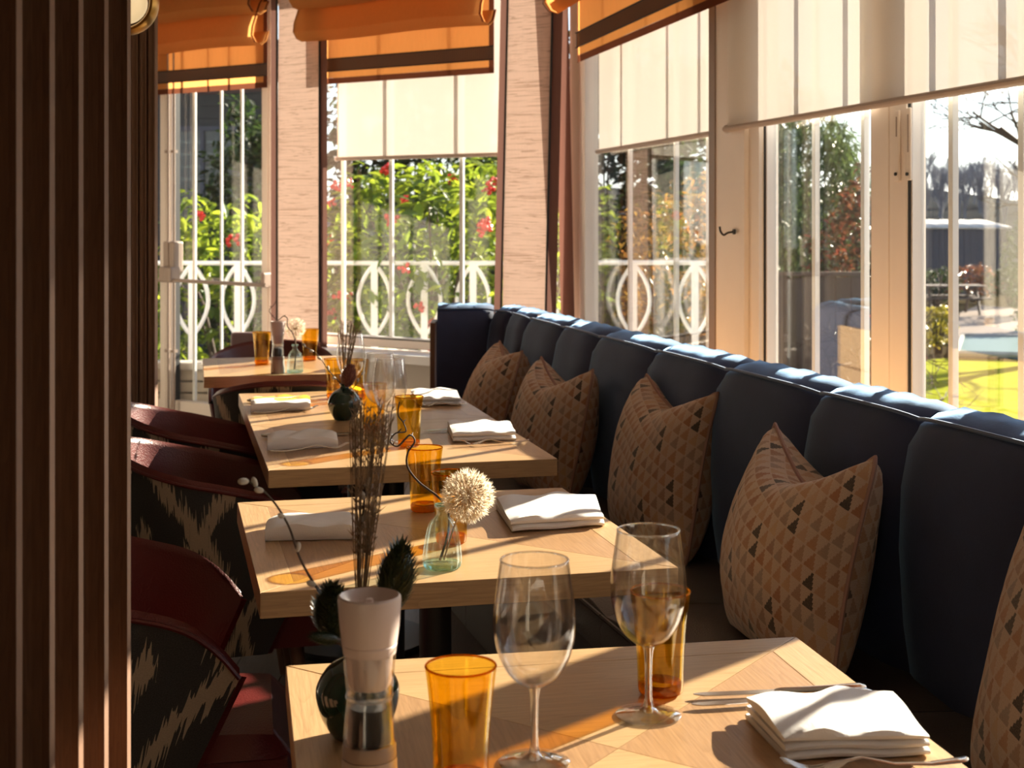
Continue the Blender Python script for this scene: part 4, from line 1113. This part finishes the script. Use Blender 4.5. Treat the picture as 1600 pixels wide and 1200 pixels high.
# vases
def vase(label, p):
    t = thing('bud_vase', label, 'vase', p, 0, 'round dark green bud vases')
    pr = smooth_path([(0,0,.001),(.024,0,.001),(.030,0,.004),(.042,0,.024),(.0480,0,.047),(.046,0,.062),(.034,0,.080),(.019,0,.089),(.0125,0,.094),(.0120,0,.100),(.0145,0,.105),(.0125,0,.106),(.0095,0,.101),(.0095,0,.085)], 4)
    MB().lathe([(max(q.x,0), q.z) for q in pr], 44).build('body', M['green_glaze'], t)
    return t
M['pod_green'] = leafmat('grey_green_bract', (.012,.022,.010), (.028,.042,.018), (.05,.06,.025), .2)
M['pod_brown'] = leafmat('rusty_bract', (.20,.07,.06), (.34,.13,.10), (.48,.25,.18), .4)
M['bud'] = plain('pale_willow_bud', (.58,.52,.42), .9, Sheen_Weight=.6)
M['grass_dry'] = leafmat('dry_grass', (.16,.10,.06), (.26,.17,.10), (.38,.27,.16), .5)
def pod(label, base, p0, p1, rad, mat, seed=1, n=420):
    """spiky dried flower head with overlapping pointed bracts on its own stem"""
    r = random.Random(seed); base, p0, p1 = Vector(base), Vector(p0)-Vector(base), Vector(p1)-Vector(base)
    t = thing('banksia_head', label, 'dried flower', base)
    MB().tube(smooth_path([(0,0,0), p0*.6, p0, p0.lerp(p1,.3)]), .0026, 6).build('stem', M['twig'], t)
    ax = p1-p0; L = ax.length; ax.normalize(); o = ax.orthogonal().normalized(); q = ax.cross(o); m = MB()
    m.ball(p0.lerp(p1,.5), (rad*.80, rad*.80, L*.47), 14, 10, rot=ax.to_track_quat('Z','Y').to_matrix())
    for i in range(n):
        f = (i+.5)/n; a = i*2.39996; rr = rad*math.sin(PI*(.10+.86*f))**.7*.82
        d = o*math.cos(a)+q*math.sin(a); c = p0+ax*(L*f)+d*rr
        tip = c+d*rad*r.uniform(.14,.30)+ax*L*r.uniform(.09,.17); s_ = ax.cross(d)*rad*r.uniform(.07,.11)
        m.add([c-s_, c+s_, tip, c-ax*L*.03], [(0,1,2),(0,3,1)])
    tag(m.build('bracts', M[mat], t, False), kind='stuff'); return t
def willow(label, pts, buds, seed=1, br=.006):
    r = random.Random(seed); b = Vector(pts[0]); t = thing('pussy_willow', label, 'dried branch', b)
    P = smooth_path([Vector(p)-b for p in pts], 8); n = len(P)
    MB().tube(P, [.0017*(1-.4*i/n) for i in range(n)], 6).build('stem', M['twig'], t)
    bm = MB().ball((0,0,.8), (.55,.55,1.0), 12, 8).mesh('bud', M['bud'])
    for k, f in enumerate(buds):
        i = min(int(f*(n-1)), n-2); d = (P[i+1]-P[i]).normalized(); sd = d.orthogonal().normalized()*(1 if k % 2 else -1)
        v = (d+sd*.8+Vector((r.uniform(-.2,.2),0,r.uniform(0,.3)))).normalized()
        inst('bud', bm, t, P[i], v.to_track_quat('Z','Y').to_euler(), br*r.uniform(.85,1.15))
    return t
def dry_grass(label, base, top, n, spread, seed=3, head=.5, th=.0007):
    r = random.Random(seed); base, top = Vector(base), Vector(top)-Vector(base)
    t = thing('dried_grass', label, 'dried grass', base)
    st, hd = MB(), MB()
    for i in range(n):
        e = top+Vector((r.uniform(-1,1), r.uniform(-1,1), r.uniform(-.9,.6)))*spread
        mid = e*.45+Vector((r.uniform(-1,1), r.uniform(-1,1), 0))*spread*.12
        P = smooth_path([(r.uniform(-.004,.004), r.uniform(-.004,.004), 0), mid, e], 7)
        st.tube(P, th, 3, cap=False)
        for k in range(int(len(P)*head), len(P)):
            for _ in range(3):
                d = Vector((r.uniform(-1,1), r.uniform(-1,1), r.uniform(.6,1.6))).normalized()*r.uniform(.006,.013)
                s_ = d.orthogonal().normalized()*.0009
                hd.add([P[k]-s_, P[k]+s_, P[k]+d], [(0,1,2)])
    tag(st.build('stalks', M['grass_dry'], t), kind='stuff'); tag(hd.build('seeds', M['grass_dry'], t, False), kind='stuff'); return t
v1 = at(559, 1150, TZ+.0005); vase('round dark green vase half hidden by the pepper mill, nearest table', v1)
n1 = v1+Vector((0,0,.09))
Yv = v1.y
dry_grass('tall bunch of dried grass rising from the vase on the nearest table', n1, atY(583, 640, Yv), 46, .026, 3, .5, .0005)
pod('dark green spiky flower head right of the pepper mill cap', n1+Vector((.003,0,0)), atY(611, 952, Yv-.03), atY(627, 852, Yv-.03), .024, 'pod_green', 1)
pod('dark green spiky flower head left of the pepper mill cap', n1+Vector((-.003,0,0)), atY(524, 996, Yv-.03), atY(517, 918, Yv-.04), .025, 'pod_green', 2)
pod('small drooping grey green spike left of the pepper mill', n1+Vector((-.001,-.003,0)), atY(528, 1000, Yv-.05), atY(486, 994, Yv-.07), .009, 'pod_green', 4, 160)
willow('pussy willow branch leaning left from the vase on the nearest table', [n1, atY(535,960,Yv-.02), atY(500,925,Yv-.03), atY(470,875,Yv-.05), atY(450,820,Yv-.06), atY(420,775,Yv-.08), atY(384,750,Yv-.09)], (.38,.55,.72,.88,.93,.99), 1, .0060)
willow('pussy willow branch standing among the dried grass, nearest table', [n1+Vector((.002,.002,0)), atY(563,920,Yv), atY(560,860,Yv), atY(567,800,Yv), atY(571,755,Yv)], (.55,.7,.85,.97), 2, .0065)
v4 = at(538, 656, TZ+.0005); vase('round dark green vase in the open on the fourth table', v4); n4 = v4+Vector((0,0,.09)); Y4 = v4.y
pod('rusty pink spiky flower head in the green vase, fourth table', n4, atY(540, 604, Y4), atY(549, 571, Y4), .026, 'pod_brown', 3)
dry_grass('dried grass plume in the green vase, fourth table', n4, atY(544, 510, Y4), 16, .03, 5, .5, .0011)
willow('pussy willow twig leaning left from the green vase, fourth table', [n4, atY(531,598,Y4), atY(513,578,Y4), atY(495,553,Y4), atY(475,541,Y4)], (.35,.5,.68,.84,.97), 4, .0075)
willow('short pale twig leaning right from the green vase, fourth table', [n4, atY(552,606,Y4), atY(565,585,Y4), atY(571,566,Y4)], (.5,.7,.95), 6, .007)

# ---------------------------------------------------------------- napkins and cutlery
def napkin(label, A, B, C, D_, z, layers=3, h=.0078, seed=1, roll=.0):
    """A B C D_: outline on the table, counter-clockwise from the near left corner"""
    r = random.Random(seed); A, B, C, D_ = [Vector((q[0], q[1])) for q in (A,B,C,D_)]
    ce = (A+B+C+D_)/4; ang = math.atan2((B-A).y, (B-A).x); t = thing('napkin', label, 'napkin', (ce.x, ce.y, z), ang, 'folded white napkins')
    ca, sa = math.cos(-ang), math.sin(-ang)
    def loc(p): d = p-ce; return Vector((d.x*ca-d.y*sa, d.x*sa+d.y*ca))
    A, B, C, D_ = map(loc, (A,B,C,D_)); n = 18
    ph = [r.uniform(0,6) for _ in range(4)]
    for k in range(layers):
        z0 = k*h; top = k == layers-1; ins = r.uniform(0,.006)*(1 if k else 0); P = []
        for i in range(n+1):
            u = i/n
            for_row = []
            ring = []
            for v, zz in [(0,0.0),(-.03,.25),(-.035,.6),(-.01,.92)]+[(x/8,1) for x in range(1,8)]+[(1.01,.92),(1.035,.6),(1.03,.25),(1,0)]:
                p = (A.lerp(B,u)).lerp(D_.lerp(C,u), v); p = p+Vector((ins*(v-.5), ins*(.5-u)))
                eu = 1-abs(2*u-1)**10; zt = z0+zz*h*(.72+.28*eu)
                if zz >= .8 and top: zt += .004*math.sin(5*u+ph[0])*math.sin(PI*min(max(v,0),1))+.006*math.exp(-((u-.3-.3*v)/.10)**2)*roll+.0022*math.sin(13*u-6*v+ph[1])
                if not top: zt += .0012*math.sin(9*u+ph[2])
                ring.append((p.x, p.y, zt))
            P.append(ring)
        m = MB().grid(P, close_v=True)
        for e, rev in ((P[0], 0), (P[-1], 1)): m.add(e, [tuple(range(len(e))) if not rev else tuple(reversed(range(len(e))))])
        m.build('fold', M['napkin'], t)
    return t
def xy(px, py, z=TZ): p = at(px, py, z); return (p.x, p.y)
zt_ = TZ+.001
napkin('folded napkin in the near right corner of the nearest table', xy(1228,1188), xy(1452,1170,TZ+.008), xy(1392,1092,TZ+.016), xy(1166,1124), zt_, 3, .0095, 1, .8)
napkin('folded napkin on the banquette side of the second table', xy(800,832), xy(944,822), xy(928,790), xy(775,795), zt_, 2, .013, 2, .6)
napkin('rolled napkin on the chair side of the second table', xy(414,846), xy(562,843), xy(560,822), xy(420,826), zt_, 1, .028, 3, .5)
napkin('folded napkin on the banquette side of the third table', xy(708,691), xy(806,688), xy(796,672), xy(699,672), zt_, 2, .013, 4, .4)
napkin('rolled napkin on the chair side of the third table', xy(418,704), xy(528,699), xy(524,686), xy(418,690), zt_, 1, .028, 5, .5)
napkin('folded napkin on the banquette side of the fourth table', xy(654,634), xy(721,633), xy(712,619), xy(641,620), zt_, 2, .013, 6, .4)
napkin('rolled napkin on the chair side of the fourth table', xy(392,645), xy(485,641), xy(484,630), xy(392,633), zt_, 1, .028, 7, .5)
def knife(label, tip, end, z=TZ+.001):
    a, b = Vector((*tip, z)), Vector((*end, z)); L = (b-a).length; ang = math.atan2((b-a).y, (b-a).x)
    t = thing('table_knife', label, 'knife', a, ang, 'table knives')
    hb = L*.50
    MB().prism([(0,-.002),(.012,-.0085),(.04,-.0095),(hb,-.007),(hb,.006),(.01,.004),(.0,.001)], .0035, .0050).build('blade', M['chrome'], t, False, bevel=.0005)
    MB().tube([(hb-.006,0,.0045),(hb+.004,0,.0048),(hb+.03,0,.0052),(L*.8,0,.0055),(L-.008,0,.0058),(L,0,.0055)], [.0045,.0062,.0058,.0068,.0085,.005], 12, flat=.62).build('handle', M['chrome'], t)
    return t
def fork(label, tip, end, z=TZ+.001):
    a, b = Vector((*tip, z)), Vector((*end, z)); L = (b-a).length; ang = math.atan2((b-a).y, (b-a).x)
    t = thing('table_fork', label, 'fork', a, ang, 'table forks')
    s_ = lambda x: (.016*math.exp(-((x-L*.0)/(L*.10))**2)*.8 + .012*math.exp(-((x-L*.42)/(L*.16))**2)+.003+.005*(x/L)**6)
    ht = L*.36
    for k in (-1.5,-.5,.5,1.5):
        P = [(x, k*.0058*(1-.1*(x < .01)), s_(x)) for x in [L*.24*i/7 for i in range(8)]]
        MB().tube(P, [.0008]+[.0014]*6+[.0019], 6, flat=.7).build('tine', M['chrome'], t)
    m = MB(); P = []
    for x, wd in ((L*.225,.0110),(L*.26,.0112),(L*.30,.0090),(L*.34,.0045),(L*.42,.0034),(L*.60,.0040),(L*.80,.0062),(L*.94,.0085),(L*.985,.0068),(L,.0025)):
        zc_ = s_(x); P.append([(x, -wd, zc_-.0006),(x, -wd*.6, zc_+.0007),(x, wd*.6, zc_+.0007),(x, wd, zc_-.0006),(x,wd*.6,zc_-.0016),(x,-wd*.6,zc_-.0016)])
    m.grid(P, close_v=True); m.add(P[0], [(0,1,2,3,4,5)]); m.add(P[-1], [(5,4,3,2,1,0)])
    m.build('handle', M['chrome'], t); return t
knife('upper knife left of the napkin on the nearest table', xy(1083,1091), xy(1352,1082))
knife('lower knife, half under the napkin on the nearest table', xy(1080,1107), xy(1362,1090))
fork('fork at the bottom edge in front of the nearest napkin', xy(1222,1213), xy(1512,1197))
knife('knife by the banquette side napkin on the third table', xy(663,676), xy(800,668))
fork('fork in front of the banquette side napkin on the third table', xy(720,698), xy(826,692))
knife('knife behind the chair side napkin on the third table', xy(556,680), xy(408,684))
fork('fork in front of the chair side napkin on the third table', xy(545,702), xy(420,709))
knife('knife behind the chair side napkin on the fourth table', xy(496,627), xy(386,629))
fork('fork in front of the chair side napkin on the fourth table', xy(497,642), xy(395,648))
fork('fork in front of the banquette side napkin on the fourth table', xy(655,637), xy(728,634))
